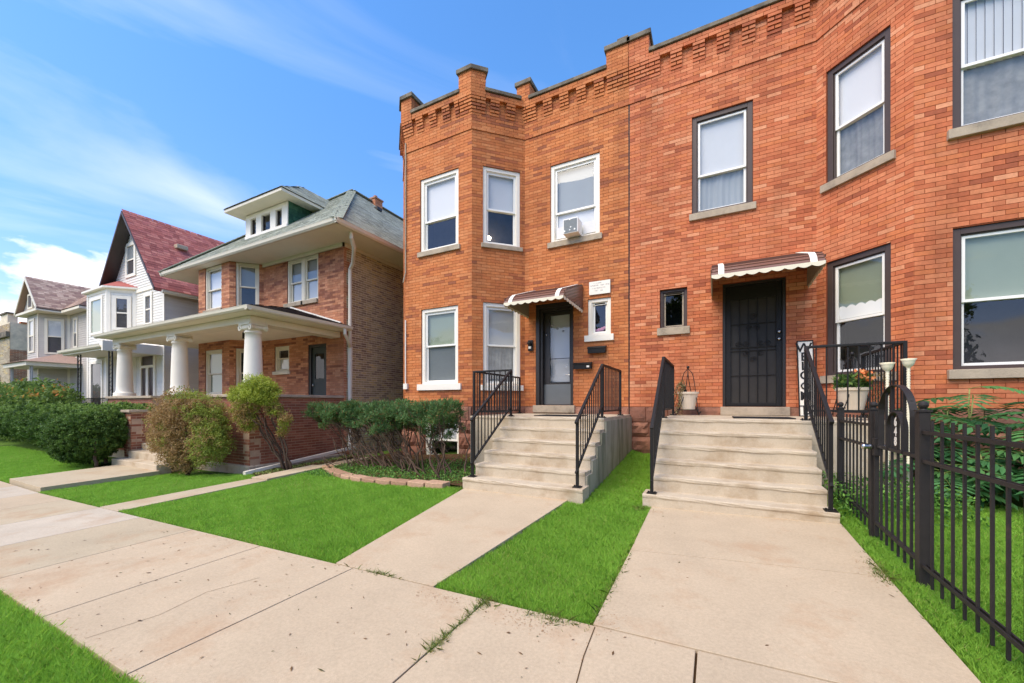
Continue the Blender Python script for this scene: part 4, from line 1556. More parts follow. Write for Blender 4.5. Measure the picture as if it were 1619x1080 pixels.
lk.lathe((FX + 0.03, yb - 0.02, -0.40), [(0.022, 0), (0.026, 0.02), (0.020, 0.045), (0.027, 0.06), (0.024, 0.08), (0.004, 0.086)], 16, axis=(1, 0, 0))
lk.build('knob', M['steel'], gt, smooth=True)
MB().box(FX - 0.03, FX + 0.03, yb - 0.06, yb + 0.01, -0.48, -0.32).build('lock_box', M['iron_warm'], gt, bevel=0.004)


def text_obj(body, size, material, parent, loc, rot, name='letter', extrude=0.002, bold=0.0):
    cu = bpy.data.curves.new(name, 'FONT')
    cu.body = body
    cu.size = size
    cu.extrude = extrude
    cu.offset = bold
    cu.align_x = 'CENTER'
    cu.align_y = 'CENTER'
    cu.materials.append(material)
    tmp = bpy.data.objects.new(name, cu)
    COL.objects.link(tmp)
    dg = bpy.context.evaluated_depsgraph_get()
    me = bpy.data.meshes.new_from_object(tmp.evaluated_get(dg))
    bpy.data.objects.remove(tmp)
    me.name = name
    o = bpy.data.objects.new(name, me)
    COL.objects.link(o)
    o.parent = parent
    og = ORG.get(parent.name, (0, 0, 0))
    o.location = Vector(loc) - Vector(og)
    o.rotation_euler = rot
    if not me.materials:
        me.materials.append(material)
    return o


MB().box(FX - 0.004, FX + 0.004, 4.27, 4.37, -0.38, -0.12).build('number_plate', M['iron_warm'], gt)
for ch, z in (('6', -0.155), ('4', -0.235), ('8', -0.315)):
    text_obj(ch, 0.098, M['sign_white'], gt, (FX - 0.008, 4.32, z), (R(90), 0, R(-90)), 'digit', bold=0.003)

# ------------------------------------------------------------------ things on the facades
zt_ = 0.0


def mailbox(fr, s0, s1, z0, z1, label):
    root = thing('mailbox', fr.pt((s0 + s1) / 2, 0.02, z0), label, 'mailbox')
    b = MB()
    b.extrude([(0.022, z0 + 0.01), (0.12, z0), (0.125, z1 - 0.06), (0.022, z1 - 0.03)], lambda n, z: fr.pt(s0, n, z), lambda n, z: fr.pt(s1, n, z))
    b.build('body', M['iron'], root, bevel=0.006)
    ld = MB()
    ld.extrude([(0.022, z1 - 0.028), (0.132, z1 - 0.062), (0.138, z1 - 0.05), (0.11, z1 - 0.02), (0.022, z1)], lambda n, z: fr.pt(s0 - .008, n, z), lambda n, z: fr.pt(s1 + .008, n, z))
    ld.build('lid', M['iron'], root, bevel=0.004)
    return root


mailbox(f3, 1.57, 1.96, 1.09, 1.255, 'dark mailbox just below the small white window')
mb2 = mailbox(f3, 1.245, 1.65, 0.755, 0.915, 'dark mailbox with a white tag, lower of the two')
MB().fbox(f3, 1.55, 1.61, 0.126, 0.13, 0.79, 0.83).build('white_tag', M['sign_white'], mb2)
db = thing('door_camera', f3.pt(0.15, 0.02, 1.25), 'small black doorbell lamp with white front left of the door', 'doorbell')
MB().fbox(f3, 0.10, 0.225, 0.021, 0.05, 1.24, 1.50).build('back_plate', M['iron'], db, bevel=0.01)
b_ = MB()
b_.lathe(f3.pt(0.155, 0.05, 1.42), [(0.03, 0), (0.045, 0.03), (0.045, 0.06), (0.02, 0.07)], 16, axis=(0, -1, 0))
b_.build('hood', M['iron'], db, smooth=True)
MB().fbox(f3, 0.125, 0.19, 0.051, 0.075, 1.29, 1.35).build('white_button', M['sign_white'], db, bevel=0.006)

pq = thing('wall_plaque', f3.pt(1.81, 0.02, 2.38), 'small white wall plaque with faint grey lettering above the bathroom window', 'sign')
MB().fbox(f3, 1.58, 2.045, 0.022, 0.034, 2.38, 2.67).build('board', M['sign_white'], pq, bevel=0.006)
ink = mat('faded_grey_ink', lin(150, 142, 138), 0.7, 0.2, 30)
lt = MB()
random.seed(5)
for (z, a, b, hh) in ((2.615, 1.68, 1.86, 0.022), (2.562, 1.605, 1.80, 0.030), (2.562, 1.83, 1.92, 0.030), (2.562, 1.945, 2.02, 0.030), (2.502, 1.65, 1.73, 0.030), (2.502, 1.75, 1.94, 0.030), (2.447, 1.71, 1.80, 0.026), (2.447, 1.83, 1.90, 0.026)):
    s = a
    while s < b - 0.008:
        wv = random.uniform(0.010, 0.018)
        # simple strokes the size of the worn letters
        lt.fbox(f3, s, s + 0.004, 0.0342, 0.0352, z, z + hh)
        if random.random() < 0.7:
            zz = z + random.choice((0, hh / 2 - .002, hh - 0.004))
            lt.fbox(f3, s + 0.004, s + wv, 0.0342, 0.0352, zz, zz + 0.004)
        if random.random() < 0.5:
            lt.fbox(f3, s + wv - 0.001, s + wv + 0.003, 0.0342, 0.0352, z, z + hh)
        s += wv + 0.008
lt.build('worn_lettering', ink, pq)

ac = thing('air_conditioner', f3.pt(1.25, 0.0, 3.76), 'white window air conditioner with grey grille hanging from the upper window', 'air conditioner')
MB().fbox(f3, 1.06, 1.40, -0.05, 0.27, 3.735, 4.06).build('body', M['vinyl'], ac, bevel=0.012)
MB().fbox(f3, 1.08, 1.38, 0.27, 0.276, 3.755, 4.04).build('coil', M['plastic_grey'], ac)
for k in range(16):
    z = 3.76 + k * 0.0173
    MB().fbox(f3, 1.085, 1.375, 0.277, 0.281, z, z + 0.008).build('grille_bar', M['blind_grey'], ac, fix=False)
for (s, z, r_) in ((1.10, 3.79, 0.02), (1.22, 4.03, 0.018), (1.24, 3.86, 0.016), (1.33, 3.80, 0.02), (1.22, 3.80, 0.014)):
    MB().lathe(f3.pt(s, 0.281, z), [(r_, 0), (r_, 0.003), (0.002, 0.004)], 10, axis=(0, -1, 0)).build('chipped_spot', M['vinyl'], ac)
for (a, b) in ((0.78, 1.035), (1.425, 1.70)):
    MB().fbox(f3, a, b, -0.075, -0.06, 3.80, 4.06).build('side_panel', M['blind_white'], ac)

# welcome board
wl = thing('welcome_sign', (1.41, 8.33, RT[-1]), 'tall white welcome board with black frame leaning by the black door', 'sign')
base_p, top_p = Vector((1.415, 8.30, RT[-1])), Vector((1.40, 8.46, 1.10))
axz = (top_p - base_p).normalized()
axx = Vector((1, 0, 0))
axn = axx.cross(axz).normalized()
hgt = (top_p - base_p).length


def wl_box(x0, x1, z0, z1, n0, n1, name, m_):
    q = lambda x, z, n: base_p + axx * x + axz * z - axn * 0 + axn * n
    mb = MB()
    mb.hexa([q(x0, z0, n0), q(x1, z0, n0), q(x1, z0, n1), q(x0, z0, n1), q(x0, z1, n0), q(x1, z1, n0), q(x1, z1, n1), q(x0, z1, n1)])
    return mb.build(name, m_, wl)


if axn.y > 0:
    axn = -axn
wl_box(-0.105, 0.105, 0.0, hgt, -0.02, 0.0, 'board', M['sign_white'])
for a, b, c, d in ((-0.118, -0.104, 0, hgt), (0.104, 0.118, 0, hgt), (-0.104, 0.104, hgt - 0.016, hgt), (-0.104, 0.104, 0, 0.016), (-0.104, 0.104, 0.175, 0.189)):
    wl_box(a, b, c, d, -0.022, 0.012, 'frame', M['ink'])
tilt = math.atan2(top_p.y - base_p.y, top_p.z - base_p.z)
for ch, fz in (('W', 1.20), ('E', 1.04), ('L', 0.875), ('C', 0.71), ('M', 0.35), ('E', 0.10)):
    p = base_p + axz * fz + axn * 0.003 - axx * 0.018
    text_obj(ch, 0.21 if ch != 'W' else 0.225, M['ink'], wl, p, (R(90) - tilt, 0, 0), 'letter', bold=0.004)
p0 = base_p + axz * 0.53 + axn * 0.006 - axx * 0.018
rg = [p0 + axx * (0.055 * math.cos(t_)) + axz * (0.055 * math.sin(t_)) for t_ in np.linspace(0, 2 * math.pi, 18, endpoint=False)]
MB().tube(rg, 0.012, 6, closed=True).build('letter', M['ink'], wl)

# doormats
tag(MB().box(0.25, 1.02, 6.75, 7.35, RT[-1] + 0.002, RT[-1] + 0.016).build('doormat', M['black_mat'], bevel=0.004), 'black rubber doormat before the security door', 'doormat')
tag(MB().box(-3.0, -2.15, 6.7, 7.3, LT[-1] + 0.002, LT[-1] + 0.016).build('doormat', M['black_mat'], bevel=0.004), 'dark doormat at the top of the stained stairs', 'doormat')


# planters on the porch
def planter(name, x, y, z, label, wide, dry):
    r_ = thing('plant_stand', (x, y, z), label[0], 'plant stand')
    hgt_ = 0.86
    for k in range(4):
        a = math.pi / 4 + k * math.pi / 2
        p = []
        for i in range(13):
            t = i / 12
            rad = 0.26 * (1 - t) ** 0.55 * (1 - 0.25 * math.sin(math.pi * t)) + 0.005
            p.append((x + rad * math.cos(a + 0.9 * t), y + rad * math.sin(a + 0.9 * t), z + 0.015 + t * hgt_))
        MB().tube(p, 0.007, 6).build('leg', M['iron'], r_, smooth=True)
        sc_ = []
        for i in range(10):
            th = i / 9 * math.pi * 1.6
            rr = 0.028
            sc_.append((x + (0.26 + 0.02 - rr * math.cos(th)) * math.cos(a), y + (0.26 + 0.02 - rr * math.cos(th)) * math.sin(a), z + 0.012 + rr - rr * math.cos(th * 0.8)))
        MB().tube(sc_, 0.006, 5).build('scroll_foot', M['iron'], r_, smooth=True)
    ring = [(x + 0.19 * math.cos(t_), y + 0.19 * math.sin(t_), z + 0.105) for t_ in np.linspace(0, 2 * math.pi, 20, endpoint=False)]
    MB().tube(ring, 0.007, 6, closed=True).build('ring', M['iron'], r_)
    MB().lathe((x, y, z + 0.015 + hgt_), [(0.006, 0), (0.02, 0.01), (0.026, 0.03), (0.02, 0.052), (0.004, 0.06)], 12).build('finial', M['iron'], r_, smooth=True)
    pt_ = thing('flower_pot', (x, y, z + 0.112), label[1], 'flower pot')
    MB().lathe((x, y, z + 0.112), [(0.115, 0), (0.12, 0.012), (0.17, 0.27), (0.173, 0.285), (0.19, 0.29), (0.192, 0.325), (0.178, 0.328), (0.17, 0.29), (0.03, 0.288)], 30).build('pot', M['terracotta_pot'], pt_, smooth=False)
    MB().lathe((x, y, z + 0.112), [(0.168, 0.286), (0.16, 0.294), (0.01, 0.298)], 20).build('soil', M['soil'], pt_)
    n = 420
    ang = rng.random(n) * 2 * math.pi
    if dry:
        PL_ = []
        for k in range(20):
            a = random.uniform(2.2, 4.4)
            rise_ = random.uniform(0.10, 0.32)
            out_ = random.uniform(0.12, 0.30)
            fall = random.uniform(0.15, 0.62)
            st_ = []
            for i in range(12):
                t = i / 11
                zz = z + 0.41 + rise_ * math.sin(min(t * 2.2, 1.57)) - fall * max(0, t - 0.35) / 0.65
                st_.append((x + out_ * t ** 0.7 * math.cos(a), y - 0.05 + out_ * t * math.sin(a), max(zz, z + 0.02)))
            MB().tube(st_, 0.0028, 4).build('stem', M['bark'], pt_, fix=False)
            for i in range(2, 12):
                for _ in range(4):
                    PL_.append((st_[i][0] + random.gauss(0, .012), st_[i][1] + random.gauss(0, .012), st_[i][2] + random.gauss(0, .014)))
        P = np.array(PL_)
        cols = mixcol(lin(126, 128, 78), lin(196, 172, 124), rng.random(len(P)))
        cloud_mesh('foliage', P, 0.012 + 0.010 * rng.random(len(P)), cols, M['leaf'], pt_, 0.4)['kind'] = 'stuff'
    else:
        P = np.stack([x + 0.20 * np.cos(ang) * np.sqrt(rng.random(n)), y + 0.20 * np.sin(ang) * np.sqrt(rng.random(n)), z + 0.42 + 0.20 * rng.random(n)], 1)
        cloud_mesh('foliage', P, 0.03 + 0.02 * rng.random(n), mixcol(lin(52, 88, 40), lin(112, 138, 66), rng.random(n)), M['leaf'], pt_, 0.45)
        m2 = 90
        ang = rng.random(m2) * 2 * math.pi
        P = np.stack([x + 0.10 + 0.12 * np.cos(ang) * rng.random(m2), y - 0.05 + 0.13 * np.sin(ang) * rng.random(m2), z + 0.52 + 0.16 * rng.random(m2)], 1)
        cloud_mesh('blossom', P, 0.028, mixcol(lin(232, 120, 60), lin(240, 168, 110), rng.random(m2)), M['petal'], pt_, 0.8)
        m2 = 300
        P = np.stack([x + 0.30 + 0.09 * rng.normal(size=m2), y + 0.02 + 0.06 * rng.normal(size=m2), z + 0.02 + 0.62 * rng.random(m2)], 1)
        tr_ = cloud_mesh('trailing_stems', P, 0.022, mixcol(lin(96, 82, 54), lin(150, 130, 84), rng.random(m2)), M['leaf'], pt_, 0.3, dirs=np.tile([0.0, 0.1, -0.9], (m2, 1)))
        tr_['kind'] = 'stuff'


planter('a', -0.45, 8.12, RT[-1], ('black wrought-iron plant stand left of the black door', 'cream flower pot with dry trailing plant left of the black door'), 0.2, True)
planter('b', 1.68, 6.95, RT[-1], ('black wrought-iron plant stand behind the corner railing', 'cream flower pot with orange blossoms behind the corner railing'), 0.2, False)

# two cream tulip-shaped garden lamps on stems
for (x, y, zt2, lb) in ((1.83, 6.22, 0.40, 'cream tulip-shaped garden lamp, the left and lower one of the pair'), (2.01, 6.20, 0.435, 'cream tulip-shaped garden lamp, the right and taller one of the pair')):
    lm = thing('garden_lamp', (x, y, gz(x, y)), lb, 'garden lamp', 'cream tulip lamps')
    zb_ = gz(x, y)
    MB().lathe((x, y, zt2), [(0.016, -0.02), (0.024, -0.01), (0.045, 0.012), (0.055, 0.04), (0.058, 0.06), (0.075, 0.085), (0.068, 0.086), (0.05, 0.06), (0.01, 0.02)], 10).build('shade', M['porcelain'], lm, smooth=True)
    st_ = MB()
    k = 0
    z = zb_
    prof = []
    while z < zt2 - 0.02:
        prof += [(0.014, z), (0.019, z + 0.012), (0.014, z + 0.024)]
        z += 0.03
    st_.lathe((x, y, 0), prof + [(0.016, zt2 - 0.01)], 10)
    st_.build('stem', M['porcelain'], lm, smooth=True)

# edging blocks round the shrub bed
ed = [(-7.62, 5.92), (-7.30, 5.74), (-6.98, 5.57), (-6.65, 5.42), (-6.30, 5.30), (-5.94, 5.20), (-5.57, 5.13), (-5.20, 5.09), (-4.83, 5.07), (-4.46, 5.06), (-4.09, 5.05), (-3.72, 5.05)]
EDL = ['tan edging block at the far left end of the curved row'] + [w_ + ' tan edging block from the left end of the curved row' for w_ in ('second', 'third', 'fourth', 'fifth')] + ['tan edging block at the middle of the curved row'] + [w_ + ' tan edging block from the concrete stairs' for w_ in ('fifth', 'fourth', 'third', 'second')] + ['tan edging block nearest the concrete stairs']
for k in range(len(ed) - 1):
    a, b = Vector((*ed[k], 0)), Vector((*ed[k + 1], 0))
    d = (b - a).normalized()
    nn = Vector((d.y, -d.x, 0))
    zc_ = gz((a.x + b.x) / 2, (a.y + b.y) / 2)
    c = random.choice([lin(172, 138, 112), lin(162, 128, 104), lin(182, 148, 122)])
    mb = MB()
    i0, i1 = a + d * 0.012, b - d * 0.012
    o0, o1 = i0 - d * 0.0 + nn * 0.16, i1 + nn * 0.16
    mm = (o0 + o1) / 2 + nn * 0.03
    hh = 0.072 + random.uniform(-0.008, 0.01)
    i0, i1 = i0 - nn * 0.05, i1 - nn * 0.05
    mb.prism([(i0.x, i0.y), (o0.x, o0.y), (mm.x, mm.y), (o1.x, o1.y), (i1.x, i1.y)], zc_ - 0.05, zc_ + hh, c)
    o = mb.build('edging_block', M['edging'], tint=True, bevel=0.012, shift=((a.x + b.x) / 2, (a.y + b.y) / 2, zc_))
    tag(o, EDL[k], 'edging block', 'edging blocks round the shrub bed')
# mulch bed
bd = MB()
poly = [(-7.7, 5.95)] + [(p[0], p[1] + 0.06) for p in ed[1:]] + [(-3.42, 5.05), (-3.42, 6.3), (-4.2, 6.35), (-4.2, 8.3), (-4.98, 7.5), (-6.95, 7.5), (-7.7, 8.3)]
bd.poly([(p[0], p[1], gz(*p) + 0.012) for p in poly])
tag(bd.build('garden_bed', M['soil'], fix=False), 'bare soil bed under the shrub', kind='structure')
bd = MB()
poly = [(-9.35, 5.0), (-8.36, 4.95), (-8.36, 7.6), (-9.35, 7.6)]
bd.poly([(p[0], p[1], gz(*p) + 0.012) for p in poly])
tag(bd.build('garden_bed', M['soil'], fix=False), 'bare soil strip beside the porch wall', kind='structure')
# ================================================================== the columned brick house with the green roof
h2 = thing('brick_house', (-13.0, 7.75, -1.55), 'brown brick house with green hipped roof, dormer and white columned porch', 'house')
WT = 4.57
hp = [(-16.7, 7.75), (-16.4, 7.75), (-15.75, 7.05), (-13.85, 7.05), (-13.2, 7.75), (-9.4, 7.75)]
hfr = [wall_frame(a, b) for a, b in zip(hp[:-1], hp[1:])]
hop = {2: [(0.42, 1.42, 3.13, WT), (0.42, 1.46, 0.3, 1.78)], 3: [(0.17, 0.82, 3.13, WT), (0.17, 0.82, 0.3, 1.78)],
       4: [(1.22, 2.70, 3.13, 4.50), (0.58, 1.32, 1.02, 1.82), (2.24, 3.06, -0.45, 1.77)]}
mb = MB()
lst = []
for i, (fr, ln) in enumerate(hfr):
    op = hop.get(i, [])
    wall_sheet(mb, fr, ln, -1.7, WT, op)
    lay_bricks(lst, fr, ln, -0.5, WT, op, PAL_H, PAL_HP, 0.25, phase=i, jt=0.006)
# common-brick side wall facing the gangway, with toothed corner
sf, sl = wall_frame((-9.4, 7.75), (-9.4, 17.0))
wall_sheet(mb, sf, sl, -1.7, WT, [])
k = 0
z = -1.6
lst2 = []
while z < WT - 0.03:
    tooth = 0.20 if (k // 5) % 2 == 0 else 0.10
    lst.append((sf, 0.0, tooth, -0.012, 0.001, z + .003, z + CRS - .003, random.choice(PAL_H)))
    lay_bricks(lst2, sf, 3.4, z, z + CRS, [], PAL_C, PAL_C, 0.0, n1=0.0, s_start=tooth + 0.012, phase=k, jt=0.016, bl=0.205)
    z += CRS
    k += 1
for p, q in (((-16.7, 17), (-16.7, 7.75)), ((-9.4, 17), (-16.7, 17))):
    mb.add([(p[0], p[1], -1.7), (q[0], q[1], -1.7), (q[0], q[1], WT), (p[0], p[1], WT)], [(0, 1, 2, 3)])
wall2 = mb.build('wall', M['mortar_dark'], h2, fix=False)
put_bricks(lst, wall2, 290)
sw2 = MB()
sw2.add([sf.pt(0.0, -0.0065, -1.7), sf.pt(3.6, -0.0065, -1.7), sf.pt(3.6, -0.0065, WT), sf.pt(0.0, -0.0065, WT)], [(0, 1, 2, 3)])
side2 = sw2.build('side_wall', M['mortar_pale'], h2, fix=False)
rest = MB()
for (f_, a0, a1, n0, n1, a, b, c) in lst2:
    rest.fbox(f_, a0, a1, n0, n1, a, b, c, skip=(4,))
rest.build('brickwork', M['brick'], side2, tint=True, fix=False)['kind'] = 'stuff'

C_ = dict(case='cream', cw=0.07, sash='cream', rec=0.03)
window(h2, hfr[2][0], *hop[2][0], upper='shade', ucol='blind_white', lower='shade', lcol='blind_white', sill=('stone', 0.05, 0.1, 0.05), **C_)
window(h2, hfr[2][0], *hop[2][1], upper='vertical', ucol='blind_green', lower='vertical', lcol='blind_green', sill=('stone', 0.05, 0.1, 0.05), **C_)
window(h2, hfr[3][0], *hop[3][0], upper='slats', ucol='blind_grey', lower='none', sill=('stone', 0.05, 0.1, 0.05), **C_)
window(h2, hfr[3][0], *hop[3][1], upper='none', lower='none', sill=('stone', 0.05, 0.1, 0.05), **C_)
window(h2, hfr[4][0], 1.22, 1.96, 3.13, 4.50, upper='slats', ucol='blind_grey', lower='slats', lcol='blind_pale', sill=('stone', 0.10, 0.12, 0.06), **C_)
window(h2, hfr[4][0], 1.965, 2.70, 3.13, 4.50, upper='slats', ucol='blind_grey', lower='slats', lcol='blind_pale', sill=('stone', 0.0, 0.12, 0.06), **C_)
window(h2, hfr[4][0], *hop[4][1], upper='none', lower='shade', lcol='blind_white', meet=0.45, sill=('cream', 0.05, 0.1, 0.05), **C_)
d2 = MB()
fr = hfr[4][0]
d2.fbox(fr, 2.24, 2.32, -0.14, -0.03, -0.45, 1.77).fbox(fr, 2.98, 3.06, -0.14, -0.03, -0.45, 1.77).fbox(fr, 2.32, 2.98, -0.14, -0.031, 1.69, 1.77)
dr2 = d2.build('door', M['bronze'], h2)
d2 = MB()
d2.fbox(fr, 2.32, 2.44, -0.12, -0.08, -0.45, 1.69).fbox(fr, 2.86, 2.98, -0.12, -0.08, -0.45, 1.69).fbox(fr, 2.44, 2.86, -0.12, -0.081, 1.5, 1.69).fbox(fr, 2.44, 2.86, -0.12, -0.081, -0.45, 0.75)
d2.build('leaf_frame', M['door_green'], dr2)
MB().add([fr.pt(2.44, -0.1, 0.75), fr.pt(2.86, -0.1, 0.75), fr.pt(2.86, -0.1, 1.5), fr.pt(2.44, -0.1, 1.5)], [(0, 1, 2, 3)]).build('pane', M['glass_dark'], dr2, fix=False)
MB().fbox(fr, 2.3, 3.0, -0.3, -0.28, -0.45, 1.7).build('inner_door', M['dark_room'], dr2)
MB().lathe(fr.pt(2.38, -0.08, 0.55), [(0.02, 0), (0.03, 0.03), (0.004, 0.045)], 10, axis=(0, -1, 0)).build('knob', M['steel'], dr2)

# eaves, soffit, gutter
EX0, EX1, EY = -17.72, -8.45, 6.75
MB().prism([(EX0 + .08, EY + .08), (EX1 - .08, EY + .08), (EX1 - .08, 17.9), (EX0 + .08, 17.9)], WT + 0.004, WT + 0.05).build('soffit', M['soffit'], h2)
cv = MB()
cv.fbox(hfr[4][0], 0.0, 3.85, 0.003, 0.05, WT - 0.10, WT + 0.002)
cv.fbox(sf, -0.05, 9.0, 0.004, 0.05, WT - 0.10, WT + 0.002)
cv.build('cornice_trim', M['cream'], h2)


def gutter(parent, a, b, out, z, m_='cream', h=0.12, d=0.11):
    """half-round gutter along a-b; out is the outward plan direction"""
    prof = [(0.0, h), (0.0, 0.0), (d * 0.55, 0.0), (d * 0.9, h * 0.35), (d, h * 0.8), (d * 1.08, h), (d * 0.9, h), (d * 0.82, h * 0.45), (d * 0.5, 0.02), (0.015, 0.02), (0.015, h)]
    fn = lambda p: (lambda n, zz: (p[0] + out[0] * n, p[1] + out[1] * n, z + zz))
    return MB().extrude(prof, fn(a), fn(b)).build('gutter', M[m_], parent)


gutter(h2, (EX0, EY + 0.08), (EX1, EY + 0.08), (0, -1), WT + 0.0)
gutter(h2, (EX1 - 0.08, EY), (EX1 - 0.08, 17.9), (1, 0), WT + 0.0)
gutter(h2, (EX0 + 0.08, EY), (EX0 + 0.08, 17.9), (-1, 0), WT + 0.0)
GT = [lin(158, 161, 147), lin(150, 153, 140), lin(166, 169, 155), lin(143, 146, 134), lin(160, 163, 146)]
EZ = WT + 0.10
PK = Vector((-13.085, 11.2, 8.62))
PK2 = Vector((-13.085, 15.0, 8.62))
A_, B2, C2, D2 = Vector((EX0, EY, EZ)), Vector((EX1, EY, EZ)), Vector((EX1, 18.4, EZ)), Vector((EX0, 18.4, EZ))
rf = MB()
gcol = lin(150, 153, 140)
rf.poly([A_, B2, PK], gcol).poly([B2, C2, PK2, PK], gcol).poly([C2, D2, PK2], gcol).poly([D2, A_, PK, PK2], gcol)
roof2 = rf.build('roof', M['shingle'], h2, tint=True, fix=False)
sh = MB()
sf_up = (PK - Vector((-13.085, EY, EZ)))
Hs = sf_up.length
W2 = EX1 - EX0
shingles(sh, A_, (1, 0, 0), sf_up, W2, Hs, lambda s, t: (t / Hs * W2 / 2) < s < W2 - (t / Hs * W2 / 2), GT)
su = PK - Vector((EX1, 11.2, EZ))
Hr = su.length
run = 11.2 - EY
shingles(sh, B2, (0, 1, 0), su, 8.0, Hr, lambda s, t: s > t / Hr * run and s < 8, GT)
o = sh.build('shingles', M['shingle'], roof2, tint=True, fix=False)
o['kind'] = 'stuff'
for a, b in ((B2, PK), (A_, PK), (PK, PK2)):
    nseg = 40
    cp = MB()
    for i in range(nseg):
        p, q = a.lerp(b, i / nseg), a.lerp(b, (i + 1.2) / nseg)
        v = random.uniform(0.92, 1.1)
        cp.bar(p + Vector((0, 0, 0.02)), q + Vector((0, 0, 0.006)), 0.30, 0.02, tuple(c * v for c in lin(164, 168, 152)))
    cp.build('ridge_cap', M['shingle'], roof2, tint=True)
vt = MB().box(-12.35, -12.1, 11.6, 11.85, 7.85, 7.97)
vt.build('roof_vent', M['bronze'], roof2)
# chimney
cmx, cmy = -13.0, 12.35
ch = MB().box(cmx - 0.2, cmx + 0.2, cmy - 0.2, cmy + 0.2, 8.0, 8.72)
chim = ch.build('chimney', M['mortar_l'], roof2)
cb = []
lay_bricks(cb, Frame((cmx - 0.2, cmy - 0.2), (1, 0)), 0.40, 8.3, 8.72, [], PAL_H, PAL_HP, 0.1, n1=0.01)
lay_bricks(cb, Frame((cmx + 0.2, cmy - 0.2), (0, 1)), 0.40, 8.3, 8.72, [], PAL_H, PAL_HP, 0.1, n1=0.01)
rest = MB()
for (f_, a0, a1, n0, n1, a, b, c) in cb:
    rest.fbox(f_, a0, a1, n0, n1, a, b, c)
rest.box(cmx - 0.24, cmx + 0.24, cmy - 0.24, cmy + 0.24, 8.72, 8.78, lin(170, 130, 104))
rest.lathe((cmx, cmy, 8.78), [(0.09, 0), (0.08, 0.16)], 10, lin(180, 120, 90))
rest.build('chimney_brickwork', M['brick'], roof2, tint=True, fix=False)['kind'] = 'stuff'

# dormer
DY, DX0, DX1 = 8.0, -14.65, -12.30
dz0 = EZ + (DY - EY) * (PK.z - EZ) / (PK.y - EY)
dm = MB()
df = Frame((DX0, DY), (1, 0))
wdm = DX1 - DX0
dm.fbox(df, 0, wdm, -0.10, 0.06, dz0 - 0.06, dz0 + 0.05)
dm.fbox(df, 0, wdm, -0.10, 0.03, 6.40, 6.56)
for (a, b) in ((0, 0.30), (0.62, 0.92), (1.42, 1.72), (2.05, 2.35)):
    dm.fbox(df, a, b, -0.10, 0.032, dz0 + 0.05, 6.40)
dorm = dm.build('dormer', M['white'], h2, bevel=0.006)
for (a, b) in ((0.30, 0.62), (0.92, 1.42), (1.72, 2.05)):
    MB().add([df.pt(a, -0.05, dz0), df.pt(b, -0.05, dz0), df.pt(b, -0.05, 6.45), df.pt(a, -0.05, 6.45)], [(0, 1, 2, 3)]).build('pane', M['glass_dark'], dorm, fix=False)
    MB().fbox(df, a, a + 0.05, -0.09, -0.03, dz0 + .05, 6.40).build('window_frame', M['bronze'], dorm)
    MB().fbox(df, a + 0.03, b - 0.03, -0.25, -0.24, dz0 + 0.05, 6.42).build('roller_shade_or_backing', M['blind_white' if a > 0.9 and a < 1.5 else 'dark_room'], dorm)  # side ones are dark sheets painted as unlit room, no blind
slope = (PK.z - EZ) / (PK.y - EY)
sdm = MB()
for x, n_ in ((DX1, (1, 0)),):
    sdm.add([(x, DY, dz0 - 0.1), (x, DY, 6.5), (x, EY + (6.5 - EZ) / slope + 0.15, 6.5)], [(0, 1, 2)], lin(44, 72, 58))
sfr = Frame((DX1, DY), (0, 1))
yend = EY + (6.5 - EZ) / slope
zz = dz0
while zz < 6.5:
    ymax = EY + (zz - EZ) / slope
    s = 0.0
    while s < max(0.0, ymax - DY + 0.25):
        c = random.choice([lin(57, 93, 74), lin(50, 83, 67), lin(67, 104, 83)])
        sdm.fbox(sfr, s + .003, s + 0.157, 0.0, 0.012, max(zz, dz0), zz + 0.115, c)
        s += 0.16
    zz += 0.12
# only keep what stands above the roof: the roof hides the rest
MB().poly([(DX0, DY, dz0 - 0.1), (DX0, DY, 6.5), (DX0, EY + (6.5 - EZ) / slope + 0.15, 6.5)], lin(54, 88, 72)).build('dormer_cheek', M['shingle'], dorm, tint=True, fix=False)
sdm.build('side_shingles', M['shingle'], dorm, tint=True, fix=False)
e0, e1, ey = DX0 - 0.42, DX1 + 0.42, DY - 0.5
ye = 9.35
MB().prism([(e0, ey), (e1, ey), (e1, ye), (e0, ye)], 6.58, 6.68).build('dormer_eave', M['cream'], dorm, bevel=0.01)
pk = Vector((-13.475, 9.35, 7.95))
rk = Vector((-13.475, 10.6, 7.95))
rd = MB()
ez = 6.684
rd.poly([(e0 - .03, ey - .03, ez), (e1 + .03, ey - .03, ez), pk], gcol)
rd.poly([(e1 + .03, ey - .03, ez), (e1 + .03, 9.15, ez), rk, pk], gcol).poly([(e0 - .03, 9.15, ez), (e0 - .03, ey - .03, ez), pk, rk], gcol)
a0 = Vector((e1 + .03, ey - .03, ez))
su = pk - Vector((e1 + .03, pk.y, ez))
shingles(rd, a0, (0, 1, 0), su, 3.2, su.length, lambda s, t: s > t / su.length * (pk.y - ey) and s < 2.0 + 1.2 * t / su.length, GT)
a1 = Vector((e0 - .03, ey - .03, ez))
su2 = pk - Vector((pk.x, ey - .03, ez))
wdd = e1 - e0 + .06
shingles(rd, a1, (1, 0, 0), su2, wdd, su2.length, lambda s, t: (t / su2.length * wdd / 2) < s < wdd - (t / su2.length * wdd / 2), GT)
o = rd.build('dormer_shingles', M['shingle'], dorm, tint=True, fix=False)
o['kind'] = 'stuff'

